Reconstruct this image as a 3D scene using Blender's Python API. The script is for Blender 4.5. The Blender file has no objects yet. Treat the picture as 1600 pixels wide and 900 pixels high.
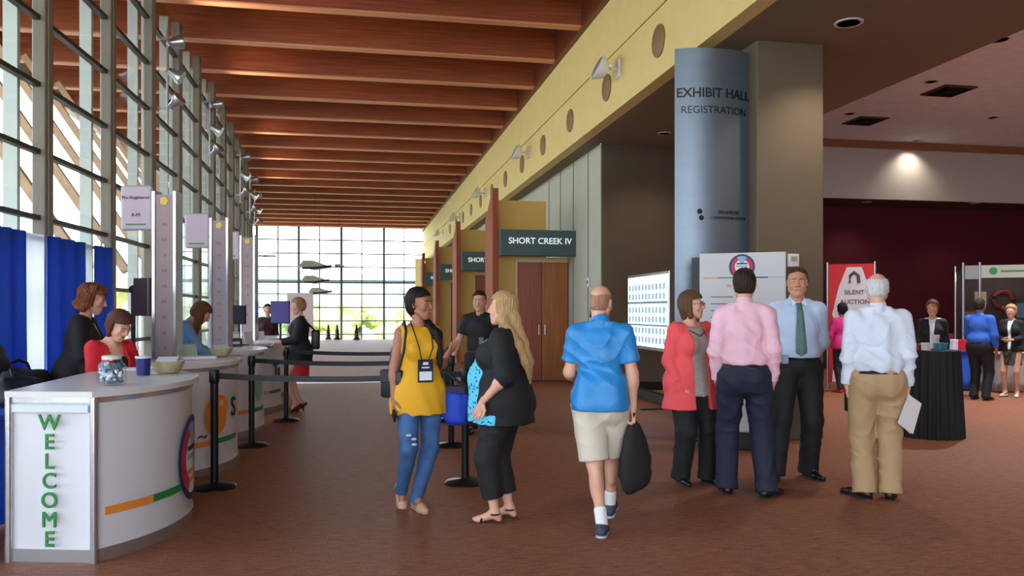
import bpy, bmesh, math, random
import numpy as np
from mathutils import Vector, Matrix, Euler
random.seed(7)
S = bpy.context.scene
COL = S.collection
F = 1250.0; ZC = 1.5; HY = 485.0; YAW = math.radians(10.78)
SA, CA = math.sin(YAW), math.cos(YAW)
# ---------------------------------------------------------------- camera
cd = bpy.data.cameras.new('camera'); cam = bpy.data.objects.new('camera', cd); COL.objects.link(cam)
cam.location = (0, 0, ZC); cam.rotation_euler = (math.pi/2, 0, -YAW)
cd.sensor_width = 36; cd.lens = 36*F/1600; cd.shift_y = (HY-450)/1600; cd.clip_end = 600
S.camera = cam
# ---------------------------------------------------------------- world, lights, exposure
S.view_settings.view_transform = 'Standard'; S.view_settings.look = 'None'
S.view_settings.gamma = 1; S.view_settings.use_curve_mapping = False
S.view_settings.exposure = EXPOSURE = 1.15
w = bpy.data.worlds.new('world'); S.world = w; w.use_nodes = True
wn = w.node_tree; wn.nodes.clear()
def N(nt, t, **k):
    n = nt.nodes.new(t)
    for a, b in k.items(): setattr(n, a, b)
    return n
bg = N(wn, 'ShaderNodeBackground'); wo = N(wn, 'ShaderNodeOutputWorld')
tc = N(wn, 'ShaderNodeTexCoord'); sx = N(wn, 'ShaderNodeSeparateXYZ'); cr = N(wn, 'ShaderNodeValToRGB')
cr.color_ramp.elements[0].position = 0.0; cr.color_ramp.elements[0].color = (.95, .97, 1, 1)
cr.color_ramp.elements[1].position = .7; cr.color_ramp.elements[1].color = (.5, .7, 1, 1)
wn.links.new(tc.outputs['Generated'], sx.inputs[0]); wn.links.new(sx.outputs['Z'], cr.inputs[0])
wn.links.new(cr.outputs[0], bg.inputs[0]); wn.links.new(bg.outputs[0], wo.inputs[0])
bg.inputs[1].default_value = 3.6
def sun(name, e, rot, ang=3):
    l = bpy.data.lights.new(name, 'SUN'); l.energy = e; l.angle = math.radians(ang)
    o = bpy.data.objects.new(name, l); o.rotation_euler = rot; COL.objects.link(o)
sun('sun', 4.0, (math.radians(38), math.radians(20), 0))
def area(name, loc, rot, sx_, sy_, power, color=(1, 1, 1), portal=False):
    l = bpy.data.lights.new(name, 'AREA'); l.shape = 'RECTANGLE'; l.size = sx_; l.size_y = sy_; l.energy = power; l.color = color
    if portal: l.cycles.is_portal = True
    o = bpy.data.objects.new(name, l); o.location = loc; o.rotation_euler = rot; COL.objects.link(o); return o
def XW(y):                                     # plan of the curved glass wall
    return -3.2-(.008*(13.5-y)**2 if y < 13.5 else .0028*(y-13.5)**2)
for y0, y1 in ((-5, 5), (5, 15), (15, 27), (27, 46)):
    xa, xb = XW(y0)-.5, XW(y1)-.5
    o = area('window_portal', ((xa+xb)/2, (y0+y1)/2, 3.4), (0, math.radians(-90), math.atan2(xb-xa, y1-y0)*-1), 6.8, y1-y0, 0, portal=True)
area('window_portal', (-1, 50.4, 3), (math.radians(-90), 0, 0), 11, 7.5, 0, portal=True)
# ---------------------------------------------------------------- helpers
def lin(c):
    if isinstance(c, str): c = [int(c[i:i+2], 16) for i in (0, 2, 4)]
    return tuple(((x/255)/12.92 if x/255 <= .04045 else ((x/255+.055)/1.055)**2.4) for x in c)
MATS = {}
def mat(name, c=(200, 200, 200), rough=.6, metal=0., var=.0, scale=8., bump=0., bscale=60., stretch=(1, 1, 1), emit=0., spec=.5, c2=None, sheen=0.):
    if name in MATS: return MATS[name]
    m = bpy.data.materials.new(name); m.use_nodes = True; nt = m.node_tree; b = nt.nodes['Principled BSDF']
    col = lin(c); b.inputs['Base Color'].default_value = (*col, 1)
    b.inputs['Roughness'].default_value = rough; b.inputs['Metallic'].default_value = metal
    b.inputs['Specular IOR Level'].default_value = spec
    if sheen: b.inputs['Sheen Weight'].default_value = sheen
    if emit:
        b.inputs['Emission Color'].default_value = (*col, 1); b.inputs['Emission Strength'].default_value = emit
    if var or bump or c2:
        t = N(nt, 'ShaderNodeTexCoord'); mp = N(nt, 'ShaderNodeMapping'); mp.inputs['Scale'].default_value = stretch
        nt.links.new(t.outputs['Object'], mp.inputs[0])
    if var or c2:
        n = N(nt, 'ShaderNodeTexNoise'); n.inputs['Scale'].default_value = scale; n.inputs['Detail'].default_value = 5
        nt.links.new(mp.outputs[0], n.inputs['Vector'])
        r = N(nt, 'ShaderNodeValToRGB'); e = r.color_ramp.elements
        e[0].position = .3; e[1].position = .7
        e[0].color = (*[x*(1-var) for x in col], 1); e[1].color = (*(lin(c2) if c2 else [min(1, x*(1+var)) for x in col]), 1)
        nt.links.new(n.outputs['Fac'], r.inputs[0]); nt.links.new(r.outputs[0], b.inputs['Base Color'])
    if bump:
        n = N(nt, 'ShaderNodeTexNoise'); n.inputs['Scale'].default_value = bscale; n.inputs['Detail'].default_value = 3
        nt.links.new(mp.outputs[0], n.inputs['Vector'])
        bu = N(nt, 'ShaderNodeBump'); bu.inputs['Strength'].default_value = bump; bu.inputs['Distance'].default_value = .01
        nt.links.new(n.outputs['Fac'], bu.inputs['Height']); nt.links.new(bu.outputs[0], b.inputs['Normal'])
    MATS[name] = m; return m
def glass(name, tint=(.96, .985, .98), refl=.08):
    m = bpy.data.materials.new(name); m.use_nodes = True; nt = m.node_tree; nt.nodes.clear()
    o = N(nt, 'ShaderNodeOutputMaterial'); t = N(nt, 'ShaderNodeBsdfTransparent'); g = N(nt, 'ShaderNodeBsdfGlossy'); mx = N(nt, 'ShaderNodeMixShader')
    lw = N(nt, 'ShaderNodeLayerWeight'); lw.inputs[0].default_value = .5
    pw = N(nt, 'ShaderNodeMath', operation='POWER'); pw.inputs[1].default_value = 5
    fr = N(nt, 'ShaderNodeMath', operation='MULTIPLY_ADD'); fr.inputs[1].default_value = .5; fr.inputs[2].default_value = .03
    nt.links.new(lw.outputs['Facing'], pw.inputs[0]); nt.links.new(pw.outputs[0], fr.inputs[0])
    t.inputs[0].default_value = (*tint, 1); g.inputs['Roughness'].default_value = .02
    nt.links.new(fr.outputs[0], mx.inputs[0]); nt.links.new(t.outputs[0], mx.inputs[1]); nt.links.new(g.outputs[0], mx.inputs[2]); nt.links.new(mx.outputs[0], o.inputs[0])
    MATS[name] = m; return m
def tag(o, label=None, cat=None, group=None, kind=None):
    if label: o['label'] = label
    if cat: o['category'] = cat
    if group: o['group'] = group
    if kind: o['kind'] = kind
    return o
def empty(name, loc=(0, 0, 0), rz=0., label=None, cat=None, group=None):
    o = bpy.data.objects.new(name, None); COL.objects.link(o); o.location = loc; o.rotation_euler = (0, 0, rz); o.empty_display_size = .1
    return tag(o, label, cat, group)
class MB:
    def __init__(s): s.bm = bmesh.new(); s.mi = 0
    def _fin(s, vs):
        if s.mi:
            for f in {f for v in vs for f in v.link_faces}: f.material_index = s.mi
        return s
    def box(s, x0, x1, y0, y1, z0, z1, M=None):
        r = bmesh.ops.create_cube(s.bm, size=1)['verts']
        for v in r:
            v.co = Vector((x0+(v.co.x+.5)*(x1-x0), y0+(v.co.y+.5)*(y1-y0), z0+(v.co.z+.5)*(z1-z0)))
            if M: v.co = M @ v.co
        return s._fin(r)
    def rbox(s, x0, x1, y0, y1, z0, z1, b=.01, seg=2, M=None):
        r = bmesh.ops.create_cube(s.bm, size=1)['verts']
        for v in r: v.co = Vector((x0+(v.co.x+.5)*(x1-x0), y0+(v.co.y+.5)*(y1-y0), z0+(v.co.z+.5)*(z1-z0)))
        es = list({e for v in r for e in v.link_edges})
        q = bmesh.ops.bevel(s.bm, geom=es, offset=b, segments=seg, profile=.5, affect='EDGES')
        if M:
            for v in q['verts']: v.co = M @ v.co
        return s._fin(q['verts'])
    def cyl(s, p, q, r, r2=None, n=16, cap=True):
        p = Vector(p); q = Vector(q); d = q-p
        r2 = r if r2 is None else r2
        M = Matrix.Translation((p+q)/2) @ d.to_track_quat('Z', 'Y').to_matrix().to_4x4()
        v = bmesh.ops.create_cone(s.bm, cap_ends=cap, segments=n, radius1=r, radius2=r2, depth=d.length, matrix=M)['verts']
        return s._fin(v)
    def sph(s, c, r, n=12, M=None):
        sc = Matrix.Diagonal((*(r if hasattr(r, '__len__') else (r, r, r)), 1))
        v = bmesh.ops.create_uvsphere(s.bm, u_segments=n*2, v_segments=n, radius=1, matrix=Matrix.Translation(c) @ (M or Matrix()) @ sc)['verts']
        return s._fin(v)
    def lathe(s, prof, c=(0, 0, 0), n=24, M=None):
        rings = []
        for r, z in prof:
            rings.append([s.bm.verts.new((c[0]+r*math.cos(2*math.pi*i/n), c[1]+r*math.sin(2*math.pi*i/n), c[2]+z)) for i in range(n)])
        for a, b in zip(rings, rings[1:]):
            for i in range(n): s.bm.faces.new((a[i], a[(i+1) % n], b[(i+1) % n], b[i]))
        s.bm.faces.new(rings[0][::-1]); s.bm.faces.new(rings[-1])
        vs = [v for r in rings for v in r]
        if M:
            for v in vs: v.co = M @ v.co
        return s._fin(vs)
    def prism(s, pts, z0, z1, M=None):          # polygon in x,y extruded in z
        a = [s.bm.verts.new((x, y, z0)) for x, y in pts]; b = [s.bm.verts.new((x, y, z1)) for x, y in pts]
        n = len(pts)
        for i in range(n): s.bm.faces.new((a[i], a[(i+1) % n], b[(i+1) % n], b[i]))
        s.bm.faces.new(a[::-1]); s.bm.faces.new(b)
        if M:
            for v in a+b: v.co = M @ v.co
        bmesh.ops.recalc_face_normals(s.bm, faces=list({f for v in a+b for f in v.link_faces}))
        return s._fin(a+b)
    def tube(s, pts, r, n=8):
        pts = [Vector(p) for p in pts]; rings = []
        rs = r if hasattr(r, '__len__') else [r]*len(pts)
        up = Vector((0, 0, 1))
        for i, p in enumerate(pts):
            d = (pts[min(i+1, len(pts)-1)]-pts[max(i-1, 0)]).normalized()
            u = d.cross(up if abs(d.z) < .95 else Vector((1, 0, 0))).normalized(); v = d.cross(u)
            rings.append([s.bm.verts.new(p+rs[i]*(u*math.cos(2*math.pi*k/n)+v*math.sin(2*math.pi*k/n))) for k in range(n)])
        for a, b in zip(rings, rings[1:]):
            for k in range(n): s.bm.faces.new((a[k], a[(k+1) % n], b[(k+1) % n], b[k]))
        s.bm.faces.new(rings[0][::-1]); s.bm.faces.new(rings[-1]); return s
    def quad(s, *p): s.bm.faces.new([s.bm.verts.new(q) for q in p]); return s
    def build(s, name, m, parent=None, smooth=False, loc=None, rz=0, bevel=0):
        if bevel: bmesh.ops.bevel(s.bm, geom=[e for e in s.bm.edges if e.is_manifold and e.calc_face_angle(0) > .5], offset=bevel, segments=2, affect='EDGES', profile=.5)
        me = bpy.data.meshes.new(name); s.bm.to_mesh(me); s.bm.free()
        for x in (m if isinstance(m, (list, tuple)) else [m]): me.materials.append(x)
        if smooth:
            me.shade_smooth()
            if smooth != 2: me.set_sharp_from_angle(angle=math.radians(40))
        o = bpy.data.objects.new(name, me); COL.objects.link(o)
        if parent: o.parent = parent
        if loc: o.location = loc
        o.rotation_euler = (0, 0, rz)
        return o
def struct(o): o['kind'] = 'structure'; return o
def copy_tree(o, parent=None):
    c = o.copy(); COL.objects.link(c)
    if parent: c.parent = parent
    for ch in list(o.children): copy_tree(ch, c)
    return c
def P(px, py, D):                               # world point at picture point, depth D
    l = (px-800)/F*D
    return Vector((D*SA+l*CA, D*CA-l*SA, ZC-(py-HY)/F*D))
def onY(px, py, Y):
    r = (px-800)/F; return P(px, py, Y/(CA-r*SA))
def onZ(px, py, z): return P(px, py, F*(ZC-z)/(py-HY))
def text(s, size, m, parent, ext=.003, M=None, name='lettering', align='CENTER', fn=None, bold=0., spacing=1., bev=0.):
    """flat lettering in local x (right) / z (up), facing -y; M places it; fn bends vertices"""
    cu = bpy.data.curves.new('t', 'FONT'); cu.body = s; cu.size = size; cu.align_x = align; cu.align_y = 'CENTER'; cu.extrude = ext; cu.bevel_depth = bev; cu.bevel_resolution = 0; cu.offset = bold; cu.space_character = spacing
    ob = bpy.data.objects.new('t', cu); COL.objects.link(ob)
    dg = bpy.context.evaluated_depsgraph_get(); me = bpy.data.meshes.new_from_object(ob.evaluated_get(dg))
    bpy.data.objects.remove(ob); bpy.data.curves.remove(cu)
    for v in me.vertices:
        c = Vector((v.co.x, -v.co.z, v.co.y))
        v.co = fn(c) if fn else ((M @ c) if M else c)
    me.materials.clear(); me.materials.append(m); me.name = name
    o = bpy.data.objects.new(name, me); COL.objects.link(o)
    if parent: o.parent = parent
    return o
# ---------------------------------------------------------------- materials of the setting
def wood(name, c, c2, sc=3., st=(.4, 12, 12), rough=.45):
    return mat(name, c, rough, 0, .15, sc, .15, 20, st, c2=c2)
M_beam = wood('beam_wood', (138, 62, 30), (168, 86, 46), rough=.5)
M_glint = wood('beam_edge_glint', (206, 132, 92), (222, 152, 110), rough=.5)  # paler beam wood, the bottom-edge highlight put into colour
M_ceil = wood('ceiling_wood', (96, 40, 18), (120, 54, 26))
M_cream = mat('cream_plaster', (222, 199, 132), .8, var=.03, scale=3, bump=.05)
M_taupe = mat('taupe_plaster', (124, 106, 86), .85, var=.03, scale=3, bump=.05)
M_taupe2 = mat('taupe_dark', (88, 76, 62), .85, var=.03, scale=3, bump=.05)
M_grey = mat('grey_green_wall', (176, 176, 160), .8, var=.03, scale=3)
M_col = mat('column_paint', (134, 125, 110), .6, var=.04, scale=4)
M_dark = mat('dark_mullion', (44, 44, 44), .5)
M_alu = mat('aluminium', (190, 192, 195), .3, .9)
M_white = mat('white_laminate', (214, 212, 218), .35, var=.01, scale=2)
M_black = mat('black_plastic', (16, 16, 18), .45)
M_maroon = mat('maroon_wall', (86, 16, 38), .8, var=.06, scale=2)
M_tile = mat('ceiling_tile', (226, 236, 255), .9, var=.06, scale=5, bump=.1)
M_pale = mat('pale_frame', (186, 196, 188), .5)
M_glass = glass('window_glass')
def carpet():
    m = bpy.data.materials.new('carpet'); m.use_nodes = True; nt = m.node_tree; b = nt.nodes['Principled BSDF']
    t = N(nt, 'ShaderNodeTexCoord')
    def noise(sc, st, det=3):
        mp = N(nt, 'ShaderNodeMapping'); mp.inputs['Scale'].default_value = st; nt.links.new(t.outputs['Object'], mp.inputs[0])
        n = N(nt, 'ShaderNodeTexNoise'); n.inputs['Scale'].default_value = sc; n.inputs['Detail'].default_value = det
        nt.links.new(mp.outputs[0], n.inputs['Vector']); return n.outputs['Fac']
    a = noise(9, (1, 5, 1)); c = noise(60, (1, 2.2, 1)); d = noise(.6, (1, 1, 1))
    r = N(nt, 'ShaderNodeValToRGB'); e = r.color_ramp.elements
    e[0].position = .36; e[0].color = (*lin((106, 61, 42)), 1); e[1].position = .64; e[1].color = (*lin((168, 110, 80)), 1)
    mx = N(nt, 'ShaderNodeMix'); mx.inputs[0].default_value = .55; nt.links.new(a, mx.inputs[2]); nt.links.new(c, mx.inputs[3])
    nt.links.new(mx.outputs[0], r.inputs[0]); nt.links.new(r.outputs[0], b.inputs['Base Color'])
    b.inputs['Roughness'].default_value = .55; b.inputs['Specular IOR Level'].default_value = .22
    bu = N(nt, 'ShaderNodeBump'); bu.inputs['Strength'].default_value = .35; bu.inputs['Distance'].default_value = .01
    nt.links.new(c, bu.inputs['Height']); nt.links.new(bu.outputs[0], b.inputs['Normal'])
    return m
M_carpet = carpet()
# ---------------------------------------------------------------- structure
struct(MB().box(-9, 20, -8, 41.8, -.1, 0).build('floor', M_carpet))
fb = struct(MB().box(-2.2, 4.4, 16.9, 18.2, 0, .004).build('trim_1', mat('stone_band', (176, 168, 160), .35, var=.08)))
struct(MB().box(-14, 20, 41.8, 51, -1.7, -1.6).build('ground_lower_landing', mat('landing', (170, 160, 150), .8)))
struct(MB().box(-60, -9, -30, 60, -.6, -.12).build('ground_terrace', mat('terrace', (185, 180, 165), .9, var=.1)))
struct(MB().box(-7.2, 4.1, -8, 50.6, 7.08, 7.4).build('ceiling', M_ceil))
PITCH = 1.93
beamY = [15.5+PITCH*k for k in range(-11, 18)]
for i, y in enumerate(beamY):
    xl = XW(y)
    bb = MB().box(-7.1, 3.9, y-.085, y+.085, 6.47, 7.08); bb.mi = 1; bb.box(-7.1, 3.9, y-.095, y+.095, 6.44, 6.47)  # pale bottom strip paints the light caught along the beam edge
    struct(bb.build('beam', [M_beam, M_glint]))
# cream upper beam with a seam
struct(MB().box(3.9, 4.1, -8, 50.4, 4.6, 5.5).box(3.93, 4.1, -8, 50.4, 5.5, 5.53).box(3.9, 4.1, -8, 50.4, 5.53, 7.3).build('wall_upper_right', M_cream))
struct(MB().box(3.8, 3.9, -8, 50.4, 6.42, 7.08).build('trim_6', M_ceil))
# right: soffits, ceilings, walls
struct(MB().box(4.1, 7.2, -8, 14.3, 4.6, 4.75).box(4.1, 4.4, 14.3, 50, 4.6, 4.75).box(7.1, 7.2, -8, 17.4, 4.75, 5.6).build('ceiling_soffit', M_taupe))
struct(MB().box(7.1, 20, -8, 17.5, 5.6, 5.7).build('ceiling_exhibit', M_tile))
struct(MB().box(7.2, 20, 17.4, 17.5, 4.2, 5.42).build('wall_bulkhead', mat('pale_bulkhead', (196, 194, 194), .8)))
struct(MB().box(7.2, 20, 17.34, 17.5, 5.42, 5.6).build('trim_2', mat('brown_band', (150, 104, 76), .7)))
struct(MB().box(7.2, 20, 17.5, 18.9, 4.2, 4.3).build('ceiling_lower_soffit', mat('plum_soffit', (78, 62, 66), .8)))
struct(MB().box(7.2, 20, 18.8, 18.95, 0, 4.2).build('wall_back', M_maroon))
struct(MB().box(20, 20.2, -8, 19, 0, 5.7).build('wall_right', M_maroon))
struct(MB().box(3.9, 20, -8.2, -8, 0, 7.5).build('wall_rear', M_taupe))
rw = MB()  # unseen rear glazing, added to bring fill light in from behind the camera
for i in range(9): rw.box(-5.8+i*1.21-.04, -5.8+i*1.21+.04, -8.1, -7.95, 0, 7.1)
for z in (.9, 2.5, 4.1, 5.7): rw.box(-5.8, 3.9, -8.06, -7.98, z-.03, z+.03)
rw = struct(rw.build('window_31', M_dark)); MB().box(-5.8, 3.9, -8.03, -8.02, 0, 7.1).build('pane', M_glass, rw)
area('window_portal', (-1, -8.4, 3.5), (math.radians(90), 0, 0), 10, 7.2, 0, portal=True)
struct(MB().box(4.42, 7.2, 14.3, 50, 0, 4.6).build('wall_room_block', M_taupe2))
g = MB().box(4.4, 4.43, 14.31, 50, 0, 4.6)
struct(g.build('wall_grey', M_grey))
sm = MB()
for y in [15.1+1.1*k for k in range(4)]: sm.box(4.385, 4.4, y, y+.012, 0, 4.6)
struct(sm.build('trim_3', mat('seam_grey', (120, 120, 110), .8)))
struct(MB().box(4.42, 7.2, 14.27, 14.3, 0, .16).box(4.37, 4.4, 14.3, 50, 0, .1).build('baseboard_right', M_black))
# column and curved metal sign panel
struct(MB().rbox(4.46, 5.3, 8.46, 9.3, 0, 4.6, .015).build('column', mat('column_taupe', (98, 85, 70), .8, var=.03, scale=3, bump=.05)))
# glass wall: columns, mullions, panes
cols = [y-.36 for y in beamY if y < 47]
for y in cols:
    x = XW(y); a = math.atan2(XW(y+.5)-XW(y-.5), 1)
    struct(MB().rbox(-.06, .075, -.1, .1, 0, 6.62, .01, 1).box(.075, .09, -.045, .045, 0, 6.5).build('column', M_col, loc=(x, y, 0), rz=-a))
for i in range(len(cols)-1):
    y0, y1 = cols[i], cols[i+1]; x0, x1 = XW(y0), XW(y1); L = math.hypot(x1-x0, y1-y0); rz = -math.atan2(x1-x0, y1-y0)
    m = MB()
    for z in (.37, 1.07, 1.78, 2.48, 3.18, 3.89, 4.6, 5.3, 6.0): m.box(-.045, .03, 0, L, z-.025, z+.025)
    wf = m.build('window_%d' % (i+1), M_dark, loc=(x0, y0, 0), rz=rz); struct(wf)
    MB().box(-.006, .006, .1, L-.1, .28, 6.6).build('pane', M_glass, wf)
    j = MB(); j.box(-.2, -.06, .34, .4, 0, 6.6); j.box(-.2, -.06, L-.4, L-.34, 0, 6.6)
    j.build('jamb', M_pale, wf)
    st = MB().box(-.06, .06, -.06, .06, 0, 5.2, M=Matrix.Translation((-.35, .1, 2.1)) @ Matrix.Rotation(math.radians(-33), 4, 'Y'))
    st.build('strut', mat('strut_wood', (176, 142, 108), .6, var=.1), wf)
struct(MB().box(-7.3, -7.1, -8, 50, 6.5, 7.5).build('trim_4', M_pale))
struct(MB().box(-6, -5.8, -8, -5.5, 0, 7.5).build('wall_left_rear', M_taupe))
# far window
fw = MB(); X0, X1, YW = -8.2, 4.0, 50.0
xs = [onY(px, 400, YW).x for px in (401.5, 467, 533.5, 600)]
step = xs[1]-xs[0]
xs = [xs[0]-2*step, xs[0]-step]+xs
for x in xs:
    fw.box(x-.07, x+.07, YW-.12, YW+.08, -1.6, 6.6)
    fw.box(x+step/2-.035, x+step/2+.035, YW-.06, YW+.04, -1.6, 6.6)
for k in range(-4, 9): z = 2.5+.82*k*1.; fw.box(X0, X1, YW-.06, YW+.04, z-.035, z+.035)
fw.box(X0, X1, YW-.2, YW+.1, 3.24-.09, 3.24+.03)
o = fw.build('window_30', M_dark); struct(o)
MB().box(X0, X1, YW-.006, YW+.006, -1.6, 7.3).build('pane', M_glass, o)
struct(MB().box(3.38, 3.9, 49.6, 50.2, 0, 4.7).build('trim_5', M_cream))
# ---------------------------------------------------------------- outdoors
def blob_tree(name, loc, h, w_, m, label, seed):
    rnd = random.Random(seed); t = empty(name, loc, 0, label, 'tree', 'trees beyond the far window')
    cr_ = MB()
    for k in range(46):
        a = rnd.uniform(0, 6.28); r = w_*.5*math.sqrt(rnd.random())*.9; z = h*rnd.uniform(.3, .97); r *= math.sin(math.pi*min(.95, max(.15, z/h)))**.6
        q = w_*rnd.uniform(.1, .2)
        v = bmesh.ops.create_icosphere(cr_.bm, subdivisions=2, radius=q, matrix=Matrix.Translation((r*math.cos(a), r*math.sin(a), z)))['verts']
        for x in v: x.co += Vector((rnd.uniform(-1, 1), rnd.uniform(-1, 1), rnd.uniform(-1, 1)))*q*.22
    cr_.build('crown', m, t); MB().cyl((0, 0, 0), (0, 0, h*.6), w_*.05, w_*.025, 8).build('trunk', mat('bark', (90, 70, 50), .9), t)
    return t
gr = [mat('leaf_green', (150, 168, 112), .9, var=.3, scale=1.5), mat('leaf_yellow', (188, 184, 112), .9, var=.3, scale=1.5), mat('leaf_dark', (112, 142, 112), .9, var=.3, scale=1.5)]  # leaf colours paled, distance haze is painted into them
tl = [(-14, 95, 6.2, 6, 2, 'dark green tree at the left end beyond the far window'), (-6, 90, 5, 6, 0, 'mid green tree left of the far window centre'), (0, 100, 5.2, 6, 1, 'yellowish tree in the middle beyond the far window'),
      (6, 92, 5.4, 6, 0, 'green tree right of centre beyond the far window'), (11.5, 84, 8.5, 6, 1, 'tall yellow green tree at the right edge of the far window'), (-3.5, 78, 3.3, 5, 1, 'low yellow green tree nearest the far window'), (3.4, 74, 3.6, 4.5, 1, 'low orange-tinged tree near the far window, right of centre')]
for i, (x, y, h, w_, k, lb) in enumerate(tl): blob_tree('tree', (x, y, -2.2), h, w_, gr[k], lb, i)
for i, (x, y) in enumerate([(-16, 12), (-18, 20), (-15, 30), (-20, 40), (-17, 52)]):
    blob_tree('tree', (x, y, -.5), 5+i % 3*.6, 5.5, gr[i % 3], ['small tree', 'broad tree', 'leafy tree', 'low tree', 'dense tree'][i]+' outside the glass wall, number %s from the near end' % ['one', 'two', 'three', 'four', 'five'][i], 20+i)['group'] = 'trees outside the glass wall'
def hill(x0, x1, y, h, seed, m, name='hill'):
    rnd = np.random.RandomState(seed); n = 60; b = MB(); rows = []
    for j, (dy, f) in enumerate(((-60, 0), (-30, .55), (0, 1), (40, .8), (90, 0))):
        rows.append([b.bm.verts.new((x0+(x1-x0)*i/n, y+dy, -3+f*(h+h*.3*math.sin(i*.23+seed)+h*.12*math.sin(i*.71+seed*2)+rnd.uniform(-.3, .3)))) for i in range(n+1)])
    for a, c in zip(rows, rows[1:]):
        for i in range(n): b.bm.faces.new((a[i], a[i+1], c[i+1], c[i]))
    return struct(b.build(name, m, smooth=True))
hill(-140, 120, 210, 13, 2, mat('hill_near', (150, 176, 160), .95, var=.3, scale=.12))  # both hills carry the haze in their pale bluish colour
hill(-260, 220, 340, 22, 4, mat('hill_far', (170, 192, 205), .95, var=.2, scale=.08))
struct(MB().box(-250, 250, 51, 420, -3.2, -3).build('ground', mat('grass', (120, 135, 70), .95, var=.3, scale=.2)))
# ---------------------------------------------------------------- lights in the room
M_lamp = mat('lamp_glow', (255, 240, 215), .5, emit=14)
DL = []
def downlight(x, y, z, power, label, warm=(1, .84, .62), r=.09):
    t = empty('downlight', (x, y, z), 0, label, 'ceiling light', 'recessed downlights')
    MB().lathe([(r+.03, -.012), (r+.03, 0), (r, .0), (r, -.012)], n=20).build('trim_ring', M_white, t)
    MB().cyl((0, 0, -.006), (0, 0, -.001), r*.9, n=20).build('lamp_face', M_lamp, t)
    l = bpy.data.lights.new('downlight_beam', 'SPOT'); l.energy = power; l.color = warm; l.spot_size = math.radians(120); l.spot_blend = .8; l.shadow_soft_size = .08
    o = bpy.data.objects.new('downlight_beam', l); o.location = (0, 0, -.03); COL.objects.link(o); o.parent = t
for px, py, z, pw, lb in [(1326, 35, 4.6, 90, 'large lit downlight in the taupe soffit above the tie wearer, nearest the camera'), (1038, 208, 4.6, 50, 'small lit downlight in the taupe soffit left of the curved metal panel'),
        (1455, 127, 5.6, 70, 'downlight in the grey ceiling beside the nearer air vent'), (1328, 177, 5.6, 70, 'downlight in the grey ceiling beside the farther air vent'), (1552, 183, 5.6, 70, 'downlight in the grey ceiling at the far right'),
        (1432, 219, 5.6, 50, 'downlight at the back edge of the grey ceiling'), (1354, 316, 4.2, 22, 'left downlight in the low plum soffit above the maroon wall'), (1523, 317, 4.2, 22, 'right downlight in the low plum soffit above the maroon wall')]:
    p = onZ(px, py, z); downlight(p.x, p.y, z, pw, lb, r=.12 if py < 60 else .09)
for px, py, lb in [(1482, 141, 'nearer dark square air vent in the grey ceiling'), (1352, 188, 'farther dark square air vent in the grey ceiling')]:
    p = onZ(px, py, 5.6); t = empty('air_vent', (p.x, p.y, 5.6), 0, lb, 'vent', 'air vents in the exhibit ceiling')
    MB().rbox(-.34, .34, -.34, .34, -.03, 0, .008).build('frame', mat('vent_grey', (70, 68, 70), .6), t)
    v = MB()
    for k in range(4):
        q = .27-.065*k; v.box(-q, q, -q, -q+.012, -.05, -.03).box(-q, q, q-.012, q, -.05, -.03).box(-q, -q+.012, -q, q, -.05, -.03).box(q-.012, q, -q, q, -.05, -.03)
    v.build('louvre', M_black, t)
for k in range(6):  # out-of-view lamps added to lift the grey ceiling
    downlight((9.5, 13.5, 17.5)[k % 3], (3.5, 10.5)[k//3], 5.6, 600, 'added fill downlight in the grey exhibit ceiling outside the picture to the right, %s of six' % ('first', 'second', 'third', 'fourth', 'fifth', 'sixth')[k], (.9, .95, 1), .12)
# round dark discs and white flood lamps on the cream beam
words = ['nearest', 'second', 'third', 'fourth', 'fifth', 'sixth', 'seventh', 'eighth', 'ninth', 'tenth', 'eleventh', 'twelfth']
for k in range(12):
    o = MB().lathe([(.2, 0), (.215, .0), (.215, .02), (.2, .03), (.03, .03)], M=Matrix.Translation((3.9, 10.05+2.27*k, 5.07)) @ Matrix.Rotation(math.radians(-90), 4, 'Y'), n=28).build('wall_disc', mat('disc_brown', (132, 104, 66), .6), smooth=True)
    tag(o, 'round brown disc on the cream beam, %s from the camera' % words[k], 'wall disc', 'round discs along the cream beam')
M_lw = mat('lamp_white', (225, 225, 225), .4)
for k in range(5):
    t = empty('flood_lamp', (3.9, 11.75+6.6*k, 5.2), 0, 'white wall-mounted flood lamp on the cream beam, %s from the camera' % words[k], 'wall lamp', 'white flood lamps on the cream beam')
    MB().box(-.03, 0, -.08, .08, -.14, .14).cyl((-.03, 0, 0), (-.16, 0, 0), .02).box(-.2, -.15, -.15, .15, -.02, .02).build('bracket', M_lw, t)
    Mx = Matrix.Translation((-.3, 0, .0)) @ Matrix.Rotation(math.radians(-65), 4, 'Y')
    MB().lathe([(.05, -.13), (.1, -.12), (.17, -.03), (.2, .03), (.2, .05), (.18, .05)], M=Mx, n=24).build('lamp_housing', M_lw, t, smooth=True)
    MB().lathe([(.17, .05), (.16, .056)], M=Mx, n=24).build('lens', mat('lens_grey', (150, 155, 160), .2), t)
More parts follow.
